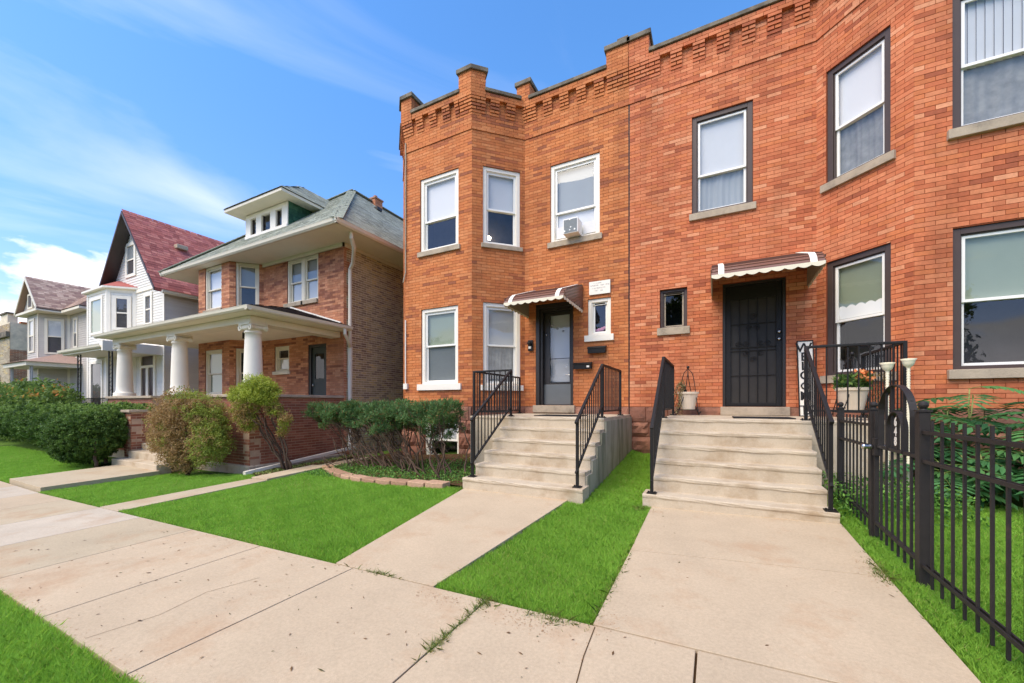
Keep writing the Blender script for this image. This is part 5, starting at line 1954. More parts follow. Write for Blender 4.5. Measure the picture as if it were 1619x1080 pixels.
# porch: parapet walls, steps, floor, columns, roof
PF = -0.45
pw = MB()
lstp = []
CAPZ = 0.15
segs = [((-17.1, 5.2), (-14.1, 5.2)), ((-11.6, 5.2), (-9.4, 5.2)), ((-9.4, 5.2), (-9.4, 7.75)), ((-13.7, 4.6), (-13.7, 5.5)), ((-14.1, 4.6), (-13.7, 4.6))]
tops_ = [CAPZ, CAPZ, CAPZ, -0.24, -0.24]
for (a, b), tz in zip(segs, tops_):
    fr, ln = wall_frame(a, b)
    pw = MB().fbox(fr, 0, ln, -0.25, -0.008, -1.75, tz)
    lay_bricks(lstp, fr, ln, -1.42, tz, [], PAL_HP, PAL_HP, 0.2, jt=0.012)
    pw.build('porch_wall', M['mortar_porch'], h2)
par = MB().box(-14.085, -13.725, 4.62, 5.2, -1.75, -0.243).build('porch_wall', M['mortar_porch'], h2)
lim2 = MB()
for (f_, a0_, a1_, n0, n1, a, b, c) in lstp:
    lim2.fbox(f_, a0_, a1_, n0, n1, a, b, c, skip=(4,))
o = lim2.build('brickwork', M['brick'], par, tint=True, fix=False)
o['kind'] = 'stuff'
for x0, x1, y0, y1, z in ((-17.15, -14.05, 5.14, 5.5, CAPZ), (-11.65, -9.34, 5.14, 5.5, CAPZ), (-9.7, -9.34, 5.501, 7.74, CAPZ), (-14.16, -13.64, 4.54, 5.3, -0.24)):
    MB().box(x0, x1, y0, y1, z + .001, z + 0.07).build('wall_cap', M['stone'], par, bevel=0.01)
for q in ((-17.16, -14.0, 5.14, 5.3), (-11.66, -9.34, 5.14, 5.3), (-9.5, -9.341, 5.302, 7.74)):
    MB().box(*q, -1.9, -1.42).build('plinth', M['concrete'], par, bevel=0.03)
MB().box(-17.1, -9.45, 5.3, 7.74, -0.6, PF).build('porch_floor', M['concrete'], h2)
for k in range(6):
    y = 4.27 + 0.27 * k
    z = -1.42 + 0.18 * k
    MB().box(-13.68 if k else -13.85, -11.65 if k else -11.4, y, y + (0.29 if k < 5 else 0.4), -1.9, z).build('step', M['concrete'], h2, bevel=0.015)


def column(x, y, z0, z1, parent):
    H = z1 - z0
    sh_ = MB()
    prof = [(0.27, 0.0), (0.27, 0.05), (0.255, 0.055), (0.27, 0.08), (0.265, 0.11), (0.225, 0.125), (0.215, 0.15), (0.205, 0.17)]
    r0_, r1_ = 0.198, 0.165
    for i in range(1, 9):
        t = i / 8
        prof.append((r0_ + (r1_ - r0_) * t ** 1.6, 0.17 + t * (H - 0.40)))
    prof += [(0.185, H - 0.225), (0.185, H - 0.20), (0.17, H - 0.19), (0.17, H - 0.165), (0.20, H - 0.13), (0.20, H - 0.11)]
    sh_.lathe((x, y, z0), prof, 28)
    c = sh_.build('column', M['white'], parent, smooth=False)
    c.data.shade_smooth()
    cp = MB()
    cp.box(x - 0.225, x + 0.225, y - 0.21, y + 0.21, z1 - 0.045, z1)
    for sx in (-1, 1):
        cp.lathe((x + sx * 0.20, y - 0.20, z1 - 0.105), [(0.072, 0), (0.072, 0.03), (0.045, 0.10), (0.045, 0.30), (0.072, 0.37), (0.072, 0.40)], 16, axis=(0, 1, 0))
        cp.lathe((x + sx * 0.20, y - 0.215, z1 - 0.105), [(0.022, 0), (0.022, 0.02)], 10, axis=(0, 1, 0))
    cp.box(x - 0.20, x + 0.20, y - 0.185, y + 0.185, z1 - 0.11, z1 - 0.046)
    for k in range(5):
        cp.lathe((x - 0.10 + 0.05 * k, y - 0.19, z1 - 0.135), [(0.004, -0.03), (0.02, -0.012), (0.02, 0.02), (0.01, 0.03)], 8)
    cp.build('capital', M['cream'], c, bevel=0.004)


for x in (-9.72, -13.2, -16.7):
    column(x, 5.46, CAPZ + 0.07, 1.88, h2)
en = MB()
en.box(-17.05, -9.52, 5.28, 5.64, 1.88, 2.04)
en.box(-9.90, -9.52, 5.641, 7.74, 1.88, 2.041)
en.build('entablature', M['cream'], h2, bevel=0.012)
MB().prism([(-17.25, 5.02), (-9.12, 5.02), (-9.12, 7.74), (-17.25, 7.74)], 2.045, 2.075).build('porch_ceiling', M['soffit'], h2)
gutter(h2, (-17.35, 5.02), (-9.0, 5.02), (0, -1), 2.05, h=0.10, d=0.10)
gutter(h2, (-9.10, 4.93), (-9.10, 7.74), (1, 0), 2.05, h=0.10, d=0.10)
pr = MB()
dcol = lin(66, 60, 56)
pz0, pz1 = 2.15, 2.98
pr.poly([(-17.35, 4.96, pz0), (-9.03, 4.96, pz0), (-11.8, 7.745, pz1), (-17.35, 7.745, pz1)], dcol)
pr.poly([(-9.03, 4.96, pz0), (-9.03, 7.745, pz0), (-11.8, 7.745, pz1)], dcol)
prf = pr.build('porch_roof', M['shingle'], h2, tint=True, fix=False)
sh = MB()
KT = [lin(70, 62, 58), lin(60, 55, 52), lin(82, 72, 66), lin(74, 66, 58)]
up = Vector((0, 7.745 - 4.96, pz1 - pz0))
shingles(sh, (-17.35, 4.96, pz0), (1, 0, 0), up, 8.32, up.length, lambda s, t: s < 8.32 - 2.77 * t / up.length, KT)
up2 = Vector((-2.77, 0, pz1 - pz0))
shingles(sh, (-9.03, 4.96, pz0), (0, 1, 0), up2, 2.78, up2.length, lambda s, t: s > 2.785 * t / up2.length, KT)
o = sh.build('porch_shingles', M['shingle'], prf, tint=True, fix=False)
o['kind'] = 'stuff'
fl = MB()
ff = hfr[4][0]
q = ff.pt
fl.add([q(1.25, 0.02, 2.98), q(3.72, 0.02, 2.20), q(3.72, 0.02, 2.33), q(1.25, 0.02, 3.08), q(1.25, 0.05, 2.98), q(3.72, 0.05, 2.20), q(3.72, 0.05, 2.33), q(1.25, 0.05, 3.08)],
       [(0, 1, 2, 3), (4, 5, 6, 7), (0, 1, 5, 4), (3, 2, 6, 7), (1, 2, 6, 5), (0, 3, 7, 4)])
fl.build('flashing', M['white'], h2)
# ceiling lantern and downspouts
MB().lathe((-11.6, 6.3, 1.80), [(0.03, 0.24), (0.03, 0.18), (0.07, 0.16), (0.07, 0.0), (0.02, -0.02)], 10).build('porch_lamp', M['bronze'], h2)
dp = MB()
dp.tube([(-8.62, 7.35, 4.57), (-8.62, 7.35, 4.42), (-8.75, 7.55, 4.25), (-9.15, 7.86, 4.0), (-9.32, 7.90, 3.85), (-9.32, 7.90, 1.75), (-9.32, 7.90, 1.60)], 0.052, 10)
dp.tube([(-9.05, 7.5, 2.05), (-9.05, 7.5, 1.92), (-9.15, 7.72, 1.72), (-9.30, 7.88, 1.62)], 0.045, 10)
dp.tube([(-9.32, 7.90, 1.62), (-9.32, 7.90, -1.05), (-9.28, 7.85, -1.22)], [0.07, 0.052, 0.052], 10)
dp.build('downspout', M['cream'], h2, smooth=False)
dp = MB()
dp.bar((-9.08, 7.85, -1.24), (-8.98, 5.0, gz(-8.98, 5.0) + 0.07), 0.085, 0.065)
dp.bar((-8.98, 5.02, gz(-8.98, 5.0) + 0.07), (-8.98, 4.86, gz(-8.98, 4.9) + 0.05), 0.095, 0.075)
dp.build('downspout_extension', M['white'], h2)

# ================================================================== white sided house with red gable
h3 = thing('white_house', (-21, 7.19, -1.55), 'white clapboard house with steep red shingled gable roof', 'house')
WH = lin(226, 221, 210)
WL, WR, FY = -23.6, -18.5, 7.19
APX, APZ, EAV = -20.95, 7.55, 4.52
gf = Frame((WL, FY), (1, 0))
gw = WR - WL


def gable_lim(z):
    if z <= EAV:
        return (0, gw)
    t = (z - EAV) / (APZ - EAV)
    c = APX - WL
    return (c * t, gw - (gw - c) * t)


gop = [(1.80, 2.72, 5.20, 6.62), (3.46, 4.16, 3.05, 4.36), (3.10, 4.45, -0.5, 1.9)]
mb = MB()
mb.poly([(WL, FY + .005, -1.7), (WR, FY + .005, -1.7), (WR, FY + .005, EAV), (APX, FY + .005, APZ), (WL, FY + .005, EAV)], WH)
siding(mb, gf, gable_lim, -0.6, APZ, gop, WH)
sfr3, sl3 = wall_frame((WR, FY), (WR, 17))
mb.add([sfr3.pt(0, -.005, -1.7), sfr3.pt(sl3, -.005, -1.7), sfr3.pt(sl3, -.005, EAV), sfr3.pt(0, -.005, EAV)], [(0, 1, 2, 3)], WH)
siding(mb, sfr3, lambda z: (0, sl3), -0.6, EAV, [], WH)
mb.add([(WL, FY, -1.7), (WL, 17, -1.7), (WL, 17, EAV), (WL, FY, EAV)], [(0, 1, 2, 3)], WH)
w3 = mb.build('siding', M['siding'], h3, tint=True, fix=False)
w3['kind'] = 'stuff'
tr = MB()
tr.fbox(gf, gw - 0.10, gw + 0.02, 0.0, 0.035, -0.6, EAV)
tr.fbox(gf, 0, gw, 0.02, 0.05, EAV - 0.06, EAV + 0.06)
tr.build('corner_trim', M['white'], h3)
for (a, b, c, d) in gop[:2]:
    wd = MB()
    wd.fbox(gf, a, a + 0.14, 0.0, 0.05, c, d).fbox(gf, b - 0.14, b, 0.0, 0.05, c, d).fbox(gf, a + .14, b - .14, 0.0, 0.049, d - 0.14, d).fbox(gf, a + .14, b - .14, 0.0, 0.049, c, c + 0.12)
    wd.fbox(gf, a + .14, b - .14, 0.01, 0.035, (c + d) / 2 - 0.025, (c + d) / 2 + 0.025)
    wn = wd.build('window', M['white'], h3)
    MB().add([gf.pt(a + .14, 0.022, c + .1), gf.pt(b - .14, 0.022, c + .1), gf.pt(b - .14, 0.022, d - .1), gf.pt(a + .14, 0.022, d - .1)], [(0, 1, 2, 3)]).build('pane', M['glass'], wn, fix=False)
    MB().fbox(gf, a + .14, b - .14, 0.004, 0.008, c + .1, d - .1).build('dim_room_backing', M['dark_room'], wn)  # flat dark sheet painted as the dim room behind
    if c > 5:
        MB().fbox(gf, a + .14, b - .14, 0.009, 0.012, (c + d) / 2, d - .1).build('blind', M['blind_grey'], wn)
# door to the porch
wd = MB()
wd.fbox(gf, 3.10, 3.26, 0.0, 0.06, -0.5, 1.9).fbox(gf, 4.29, 4.45, 0.0, 0.06, -0.5, 1.9).fbox(gf, 3.26, 4.29, 0.0, 0.06, 1.4, 1.5).fbox(gf, 3.66, 3.86, 0, 0.055, -0.5, 1.4)
wn = wd.build('door', M['white'], h3)
MB().fbox(gf, 3.26, 4.29, -0.01, 0.012, -0.5, 1.88).build('door_leaf', mat('dark_maroon_door', lin(58, 40, 38), 0.4, 0.1, 4), wn)
# roof
RT3 = [lin(178, 110, 100), lin(166, 98, 90), lin(188, 122, 110), lin(152, 90, 84), lin(170, 104, 98)]
rc = lin(168, 100, 92)
ov, ro = 0.42, 0.30
sl_ = (APZ - EAV) / (WR - APX)
rz = APZ + 0.10
er = Vector((WR + ro, FY - ov, rz - (WR + ro - APX) * sl_))
el = Vector((WL - ro, FY - ov, rz - (APX - WL + ro) * sl_))
ap = Vector((APX, FY - ov, rz))
rb = Vector((0, 11.0, 0))
rf = MB()
th = Vector((0, 0, -0.10))
for e_ in (er, el):
    rf.hexa([ap + th, e_ + th, e_ + th + rb, ap + th + rb, ap, e_, e_ + rb, ap + rb], rc)
roof3 = rf.build('roof', M['shingle'], h3, tint=True)
sh = MB()
up = ap - er
shingles(sh, er + Vector((0, 0, 0.003)), (0, 1, 0), up, 11.0, up.length, lambda s, t: True, RT3, course=0.15)
o = sh.build('shingles', M['shingle'], roof3, tint=True, fix=False)
o['kind'] = 'stuff'
MB().box(-20.15, -19.8, 8.1, 8.5, rz - 0.95 * sl_ - 0.02, rz - 0.95 * sl_ + 0.16).build('roof_vent', M['stone'], roof3, bevel=0.03)
bt = MB()
for e_, xo in ((er, 0), (el, 0)):
    bt.hexa([ap + Vector((0, -0.03, -0.11)), e_ + Vector((0, -0.03, -0.11)), e_ + Vector((0, 0.0, -0.11)), ap + Vector((0, 0.0, -0.11)),
             ap + Vector((0, -0.03, 0.01)), e_ + Vector((0, -0.03, 0.01)), e_ + Vector((0, 0.0, 0.01)), ap + Vector((0, 0.0, 0.01))])
bt.build('bargeboard', M['brown_trim'], roof3)
sof = MB()
for e_ in (el, er):
    sof.add([ap + Vector((0, 0, -0.115)), e_ + Vector((0, 0, -0.115)), e_ + Vector((0, ov, -0.115)), ap + Vector((0, ov, -0.115))], [(0, 1, 2, 3)])
sof.build('rake_soffit', M['bronze'], roof3, fix=False)
gutter(h3, (WR + ro, FY - ov + .2), (WR + ro, 17), (1, 0), er.z - 0.16, 'white')
# bay
bp = [(-24.2, 7.19), (-23.54, 6.53), (-21.56, 6.53), (-20.9, 7.19)]
bay = thing('bay_holder', (0, 0, 0), None, None)
bpy.data.objects.remove(bay)
bm_ = MB()
bayz0, bayz1 = 2.45, 4.60
bayw = MB()
bwins = {1: (0.35, 1.62, 2.82, 4.36), 2: (0.17, 0.78, 2.95, 4.33)}
bwl = {1: (0.35, 1.62, -0.4, 1.75)}
for i, (a, b) in enumerate(zip(bp[:-1], bp[1:])):
    fr, ln = wall_frame(a, b)
    ops = [bwins[i]] if i in bwins else []
    low = [bwl[i]] if i in bwl else []
    siding(bm_, fr, lambda z: (0, ln), -1.0, bayz1, ops + low, WH)
    bm_.add([fr.pt(0, -.004, -1.6), fr.pt(ln, -.004, -1.6), fr.pt(ln, -.004, bayz1), fr.pt(0, -.004, bayz1)], [(0, 1, 2, 3)], WH)
    bayw.fbox(fr, -0.02, 0.11, 0.0, 0.03, -1.0, bayz1).fbox(fr, ln - 0.11, ln + 0.01, 0.0, 0.03, -1.0, bayz1)
    bayw.fbox(fr, 0.11, ln - 0.11, 0.0, 0.029, bayz1 - 0.13, bayz1)
    for (c, d, e, f_) in ops + low:
        wd = MB()
        wd.fbox(fr, c, c + 0.13, 0.0, 0.05, e, f_).fbox(fr, d - 0.13, d, 0.0, 0.05, e, f_).fbox(fr, c + .13, d - .13, 0.0, 0.049, f_ - 0.12, f_).fbox(fr, c + .13, d - .13, 0.0, 0.049, e, e + 0.10)
        if i == 2:
            wd.fbox(fr, c + .13, d - .13, 0.01, 0.04, (e + f_) / 2 - 0.02, (e + f_) / 2 + 0.03)
        wn = wd.build('window', M['white'], h3)
        MB().add([fr.pt(c + .13, 0.02, e + .1), fr.pt(d - .13, 0.02, e + .1), fr.pt(d - .13, 0.02, f_ - .1), fr.pt(c + .13, 0.02, f_ - .1)], [(0, 1, 2, 3)]).build('pane', M['glass'], wn, fix=False)
        if i == 1 and e > 2:
            MB().fbox(fr, c + .13, d - .13, 0.004, 0.008, e + .1, f_ - .1).build('roller_shade_or_backing', M['blind_green'], wn)
        else:
            MB().fbox(fr, c + .13, d - .13, 0.004, 0.008, e + .1, f_ - .1).build('dim_room_backing', M['dark_room'], wn)  # dark sheet in place of the shaded room
o = bm_.build('bay_siding', M['siding'], h3, tint=True, fix=False)
o['kind'] = 'stuff'
bayw.build('bay_trim', M['white'], h3)
bo = [(-24.4, 7.19), (-23.62, 6.36), (-21.48, 6.36), (-20.66, 7.19)]
MB().prism(bo, bayz1 + .002, bayz1 + 0.07).build('bay_eave', M['white'], h3)
br = MB()
apx = Vector((-22.5, 7.19, 5.22))
for a, b in zip(bo[:-1], bo[1:]):
    br.poly([(a[0], a[1], bayz1 + .075), (b[0], b[1], bayz1 + .075), apx], rc)
br.build('bay_roof', M['shingle'], h3, tint=True, fix=False)
# flat-roofed porch on iron posts
MB().prism([(-22.6, 5.57), (-18.6, 5.57), (-18.6, 7.18), (-22.6, 7.18)], 1.86, 2.0).build('porch_roof', M['white'], h3, bevel=0.01)
MB().box(-18.66, -18.55, 5.50, 7.18, 1.82, 2.16).build('porch_fascia', M['white'], h3)
gutter(h3, (-22.7, 5.56), (-18.7, 5.56), (0, -1), 1.92, 'cream')
MB().prism([(-22.5, 5.7), (-18.6, 5.7), (-18.6, 7.18), (-22.5, 7.18)], -1.7, -0.55).build('porch_floor', M['concrete'], h3)
for x in (-21.7, -18.85):
    po = MB()
    for dx in (0.0, 0.28):
        po.bar((x + dx, 5.75, -0.55), (x + dx, 5.75, 1.86), 0.035)
    for k in range(8):
        z = -0.4 + k * 0.29
        pts_ = [(x + 0.14 + 0.12 * math.sin(i / 10 * math.pi * 2), 5.75, z + 0.28 * i / 10) for i in range(11)]
        po.tube(pts_, 0.008, 5)
    po.build('iron_post', M['iron'], h3)
rl = MB()
rl.bar((-21.4, 5.75, 0.18), (-18.85, 5.75, 0.18), 0.035).bar((-21.4, 5.75, -0.38), (-18.85, 5.75, -0.38), 0.025)
for k in range(26):
    x = -21.4 + 2.55 * k / 25
    rl.bar((x, 5.75, -0.38), (x, 5.75, 0.18), 0.014)
rl.build('porch_railing', M['iron'], h3)
MB().lathe((-19.2, 6.6, -0.54), [(0.10, 0), (0.16, 0.25), (0.16, 0.5), (0.12, 0.62), (0.15, 0.68)], 14).build('urn', mat('maroon_glaze', lin(92, 44, 40), 0.3, 0.1, 5), h3, smooth=True)

# ================================================================== tan sided house beyond
h4 = thing('tan_house', (-29, 7.0, -1.55), 'tan clapboard house with brownish pink shingled gable, partly hidden', 'house')
TN = lin(186, 178, 166)
E4 = 4.55
bx = [(-31.75, 7.2), (-31.75, 6.9), (-31.2, 6.5), (-29.6, 6.5), (-28.95, 7.4), (-26.6, 7.4), (-26.6, 16)]
mb = MB()
tr4 = MB()
wins4 = {2: (0.25, 1.10, 2.55, 4.25), 3: (0.22, 0.92, 2.45, 4.22), 4: (0.55, 1.10, 2.75, 4.25)}
for i, (a, b) in enumerate(zip(bx[:-1], bx[1:])):
    fr, ln = wall_frame(a, b)
    ops = [wins4[i]] if i in wins4 else []
    siding(mb, fr, lambda z: (0, ln), -0.8, E4, ops, TN)
    mb.add([fr.pt(0, -.004, -1.7), fr.pt(ln, -.004, -1.7), fr.pt(ln, -.004, E4), fr.pt(0, -.004, E4)], [(0, 1, 2, 3)], TN)
    tr4.fbox(fr, ln - 0.09, ln + 0.01, 0.0, 0.03, -0.8, E4)
    for (c, d, e, f_) in ops:
        wd = MB()
        wd.fbox(fr, c, c + 0.11, 0.0, 0.05, e, f_).fbox(fr, d - 0.11, d, 0.0, 0.05, e, f_).fbox(fr, c + .11, d - .11, 0.0, 0.049, f_ - 0.11, f_).fbox(fr, c + .11, d - .11, 0.0, 0.049, e, e + 0.09)
        wd.fbox(fr, c + .11, d - .11, 0.01, 0.04, (e + f_) / 2 - 0.03, (e + f_) / 2 + 0.03)
        wn = wd.build('window', M['cream'], h4)
        MB().add([fr.pt(c + .11, 0.02, e + .08), fr.pt(d - .11, 0.02, e + .08), fr.pt(d - .11, 0.02, f_ - .1), fr.pt(c + .11, 0.02, f_ - .1)], [(0, 1, 2, 3)]).build('pane', M['glass'], wn, fix=False)
        MB().fbox(fr, c + .11, d - .11, 0.004, 0.008, e + .08, f_ - .1).build('dim_room_backing', M['dark_room'], wn)  # room shade painted on a flat sheet
        MB().fbox(fr, c + .11, d - .11, 0.009, 0.012, (e + f_) / 2, f_ - .1).build('blind', M['blind_pale'], wn)
G4Y = 6.32
mb.poly([(-31.75, G4Y + .12, E4), (-28.85, G4Y + .12, E4), (-30.3, G4Y + .12, 6.1)], TN)
o = mb.build('siding', M['siding'], h4, tint=True, fix=False)
o['kind'] = 'stuff'
tr4.build('corner_trim', M['cream'], h4)
RT4 = [lin(176, 150, 134), lin(160, 134, 120), lin(188, 164, 146), lin(148, 122, 112)]
rc4 = lin(166, 140, 126)
rf = MB()
a4, e4r, e4l = Vector((-30.3, G4Y - .1, 6.25)), Vector((-28.62, G4Y - .1, E4 + .06)), Vector((-31.98, G4Y - .1, E4 + .06))
rb = Vector((0, 9.5, 0))
for e_ in (e4r, e4l):
    rf.hexa([a4 + Vector((0, 0, -.09)), e_ + Vector((0, 0, -.09)), e_ + rb + Vector((0, 0, -.09)), a4 + rb + Vector((0, 0, -.09)), a4, e_, e_ + rb, a4 + rb], rc4)
# lower cross slope over the wing
rf.poly([(-29.0, 7.0, E4 + .05), (-26.3, 7.0, E4 + .05), (-26.3, 8.75, 6.28), (-30.3, 8.75, 6.28)], rc4)
rf.poly([(-26.3, 7.0, E4 + .05), (-26.3, 10.5, E4 + .05), (-26.3, 8.75, 6.28)], rc4)
rf.poly([(-26.3, 10.5, E4 + .05), (-29.0, 10.5, E4 + .05), (-30.3, 8.75, 6.28), (-26.3, 8.75, 6.28)], rc4)
roof4 = rf.build('roof', M['shingle'], h4, tint=True, fix=False)
sh = MB()
up = a4 - e4r
shingles(sh, e4r + Vector((0, 0, .004)), (0, 1, 0), up, 9.0, up.length, lambda s, t: True, RT4, course=0.15)
up4 = Vector((0, 1.75, 1.68))
shingles(sh, (-30.3, 7.0, E4 + .052), (1, 0, 0), up4, 4.0, up4.length, lambda s, t: s > 1.3, RT4, course=0.15)
o = sh.build('shingles', M['shingle'], roof4, tint=True, fix=False)
o['kind'] = 'stuff'
ev = MB()
ev.prism([(-31.98, G4Y - .1), (-28.62, G4Y - .1), (-28.62, 7.0), (-26.3, 7.0), (-26.3, 7.5), (-31.98, 7.5)], E4 - 0.10, E4 + 0.01)
ev.build('eave', M['cream'], h4)
bt = MB()
for e_ in (e4r, e4l):
    bt.hexa([a4 + Vector((0, -0.03, -0.16)), e_ + Vector((0, -0.03, -0.16)), e_ + Vector((0, 0, -0.16)), a4 + Vector((0, 0, -0.16)),
             a4 + Vector((0, -0.03, 0.01)), e_ + Vector((0, -0.03, 0.01)), e_ + Vector((0, 0, 0.01)), a4 + Vector((0, 0, 0.01))])
bt.build('bargeboard', M['cream'], roof4)
gw4 = Frame((-30.85, G4Y + 0.10), (1, 0))
wd = MB()
wd.fbox(gw4, 0.2, 0.28, 0, 0.06, 4.72, 5.45).fbox(gw4, 0.82, 0.90, 0, 0.06, 4.72, 5.45).fbox(gw4, 0.28, 0.82, 0, 0.059, 5.37, 5.45).fbox(gw4, 0.28, 0.82, 0, 0.059, 4.72, 4.80)
wn = wd.build('window', M['cream'], h4)
MB().fbox(gw4, 0.28, 0.82, 0.0, 0.03, 4.8, 5.37).build('dim_room_backing', M['dark_room'], wn)  # dark sheet, the attic's dimness as plain colour
MB().prism([(-30.9, 5.65), (-27.4, 5.65), (-27.4, 7.4), (-30.9, 7.4)], 1.72, 1.90).build('porch_eave', M['cream'], h4)
pr = MB()
pr.poly([(-31.0, 5.55, 1.905), (-27.3, 5.55, 1.905), (-28.6, 7.0, 2.45), (-29.9, 7.0, 2.45)], rc4)
pr.poly([(-27.3, 5.55, 1.905), (-27.3, 7.4, 1.905), (-28.6, 7.4, 2.45), (-28.6, 7.0, 2.45)], rc4)
pr.poly([(-31.0, 7.4, 1.905), (-31.0, 5.55, 1.905), (-29.9, 7.0, 2.45), (-29.9, 7.4, 2.45)], rc4)
prf4 = pr.build('porch_roof', M['shingle'], h4, tint=True, fix=False)
for x in (-30.6, -27.75):
    po = MB()
    for dx in (0.0, 0.22):
        po.bar((x + dx, 5.85, -0.9), (x + dx, 5.85, 1.72), 0.05)
    for k in range(9):
        z = -0.6 + k * 0.26
        po.bar((x, 5.85, z), (x + 0.22, 5.85, z + 0.26), 0.02)
    po.build('porch_post', M['plastic_grey'], h4)
MB().box(-30.6, -27.6, 5.9, 7.4, -1.7, -0.85).build('porch_floor', M['concrete'], h4)

# ================================================================== old brick building at the far left
h5 = thing('old_brick_building', (-36, 6.35, -1.6), 'weathered tan brick building with stepped parapet at the far left edge', 'building')
mb = MB()
mb.box(-44, -33.5, 6.35, 20, -1.8, 4.35)
mb.box(-35.1, -33.9, 6.35, 6.7, 4.351, 4.85)
mb.box(-44, -35.1, 6.352, 6.7, 4.351, 4.62)
w5 = mb.build('wall', M['mortar_pale'], h5)
l5 = []
lay_bricks(l5, Frame((-33.5, 6.35), (0, 1)), 3.0, -1.5, 2.9, [], [lin(170, 128, 104), lin(156, 116, 96), lin(184, 146, 120)], PAL_H, 0.25, n1=0.008, jt=0.012)
lay_bricks(l5, Frame((-40, 6.35), (1, 0)), 6.5, -1.5, 4.3, [], [lin(178, 164, 140), lin(166, 152, 130), lin(190, 176, 150)], PAL_C, 0.2, n1=0.008, jt=0.012)
rest = MB()
for (f_, a0, a1, n0, n1, a, b, c) in l5:
    rest.fbox(f_, a0, a1, n0, n1, a, b, c, skip=(4,))
o = rest.build('brickwork', M['brick'], w5, tint=True, fix=False)
o['kind'] = 'stuff'
MB().box(-33.75, -33.45, 6.71, 20, 4.352, 4.44).build('coping', mat('clay_tile', lin(190, 116, 74), 0.8, 0.15, 5), h5)
MB().box(-35.2, -33.8, 6.28, 6.75, 4.852, 4.93).build('coping', M['coping'], h5)
MB().box(-44, -33.45, 6.20, 6.34, 3.55, 3.85).build('stone_band', M['coping'], h5, bevel=0.02)
MB().box(-38.5, -35.2, 6.30, 6.345, 0.0, 1.6).build('window', M['dark_room'], h5)
# ================================================================== planting
def woody(mb, base, top, r0, r1, wob=0.06, seg=7, tint=None):
    base, top = Vector(base), Vector(top)
    pts_ = []
    off = Vector((random.uniform(-1, 1), random.uniform(-1, 1), 0)) * wob
    for i in range(seg + 1):
        t = i / seg
        p = base.lerp(top, t) + off * math.sin(math.pi * t) + Vector((random.uniform(-1, 1), random.uniform(-1, 1), random.uniform(-.5, .5))) * wob * 0.25
        pts_.append(p)
    mb.tube(pts_, [r0 + (r1 - r0) * i / seg for i in range(seg + 1)], 6, tint)
    return pts_


def shrub(name, base, label, cat, blobs, per, cl_n, spread, size, c0, c1, aspect=0.45, group=None, stems=None, dirs=False, shell=0.3, fill=0.0, patch=None, lump=0.10):
    r_ = thing(name, base, label, cat, group)
    P, K, D = blob_points(blobs, per, cl_n, spread, shell, lump)
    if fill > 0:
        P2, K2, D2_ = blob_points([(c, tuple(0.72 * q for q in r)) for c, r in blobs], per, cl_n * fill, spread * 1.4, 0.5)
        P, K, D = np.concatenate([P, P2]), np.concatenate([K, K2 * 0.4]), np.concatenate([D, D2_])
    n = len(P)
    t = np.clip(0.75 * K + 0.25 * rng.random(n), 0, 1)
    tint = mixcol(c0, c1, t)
    if patch is not None:
        tint = patch(P, tint, K)
    lo = g(P[:, 0], P[:, 1]) + 0.02
    P[:, 2] = np.maximum(P[:, 2], lo)
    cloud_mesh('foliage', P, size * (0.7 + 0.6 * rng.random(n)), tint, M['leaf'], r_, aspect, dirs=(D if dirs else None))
    if stems:
        for st_ in stems:
            mb = MB()
            woody(mb, *st_)
            mb.build('stem', M['bark'], r_, smooth=True)
    return r_


# clipped yew hedge, near part and the long rows behind
YA, YB = lin(54, 82, 34), lin(104, 136, 60)


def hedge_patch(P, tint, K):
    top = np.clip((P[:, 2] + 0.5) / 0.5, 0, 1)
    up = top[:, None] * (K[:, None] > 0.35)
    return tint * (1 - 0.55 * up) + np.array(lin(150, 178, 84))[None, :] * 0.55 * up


zg = -1.58
shrub('clipped_hedge', (-13.6, 4.0, zg), 'rounded dark green clipped yew beside the porch steps', 'hedge',
      [((-14.25, 3.95, -0.82), (0.85, 0.72, 0.62)), ((-14.7, 4.3, -0.65), (0.9, 0.7, 0.58)), ((-14.3, 4.15, -0.60), (0.75, 0.6, 0.50)), ((-14.9, 4.0, -0.85), (0.8, 0.7, 0.58)), ((-14.5, 3.95, -1.12), (0.72, 0.6, 0.40)), ((-15.1, 4.1, -1.05), (0.7, 0.6, 0.45))],
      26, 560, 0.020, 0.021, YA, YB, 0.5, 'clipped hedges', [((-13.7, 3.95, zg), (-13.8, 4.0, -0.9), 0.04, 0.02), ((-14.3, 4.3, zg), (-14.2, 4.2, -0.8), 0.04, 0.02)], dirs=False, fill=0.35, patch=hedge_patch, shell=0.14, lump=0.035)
shrub('clipped_hedge', (-16.5, 4.5, zg), 'long flat-topped clipped hedge in front of the white house', 'hedge',
      [((-15.6, 4.6, -0.66), (1.0, 0.7, 0.62)), ((-16.9, 4.6, -0.64), (1.1, 0.75, 0.62)), ((-18.3, 4.6, -0.65), (1.1, 0.75, 0.62)), ((-19.8, 4.65, -0.65), (1.1, 0.75, 0.62)), ((-21.4, 4.7, -0.64), (1.1, 0.75, 0.62)), ((-23, 4.7, -0.66), (1.1, 0.75, 0.62)), ((-24.6, 4.7, -0.64), (1.1, 0.75, 0.62)),
       ((-15.0, 4.75, -0.40), (0.9, 0.5, 0.42))],
      24, 230, 0.030, 0.030, YA, YB, 0.5, 'clipped hedges', [((-16.5, 4.5, zg), (-16.5, 4.6, -0.8), 0.04, 0.02)], dirs=False, fill=0.35, patch=hedge_patch, shell=0.14, lump=0.035)
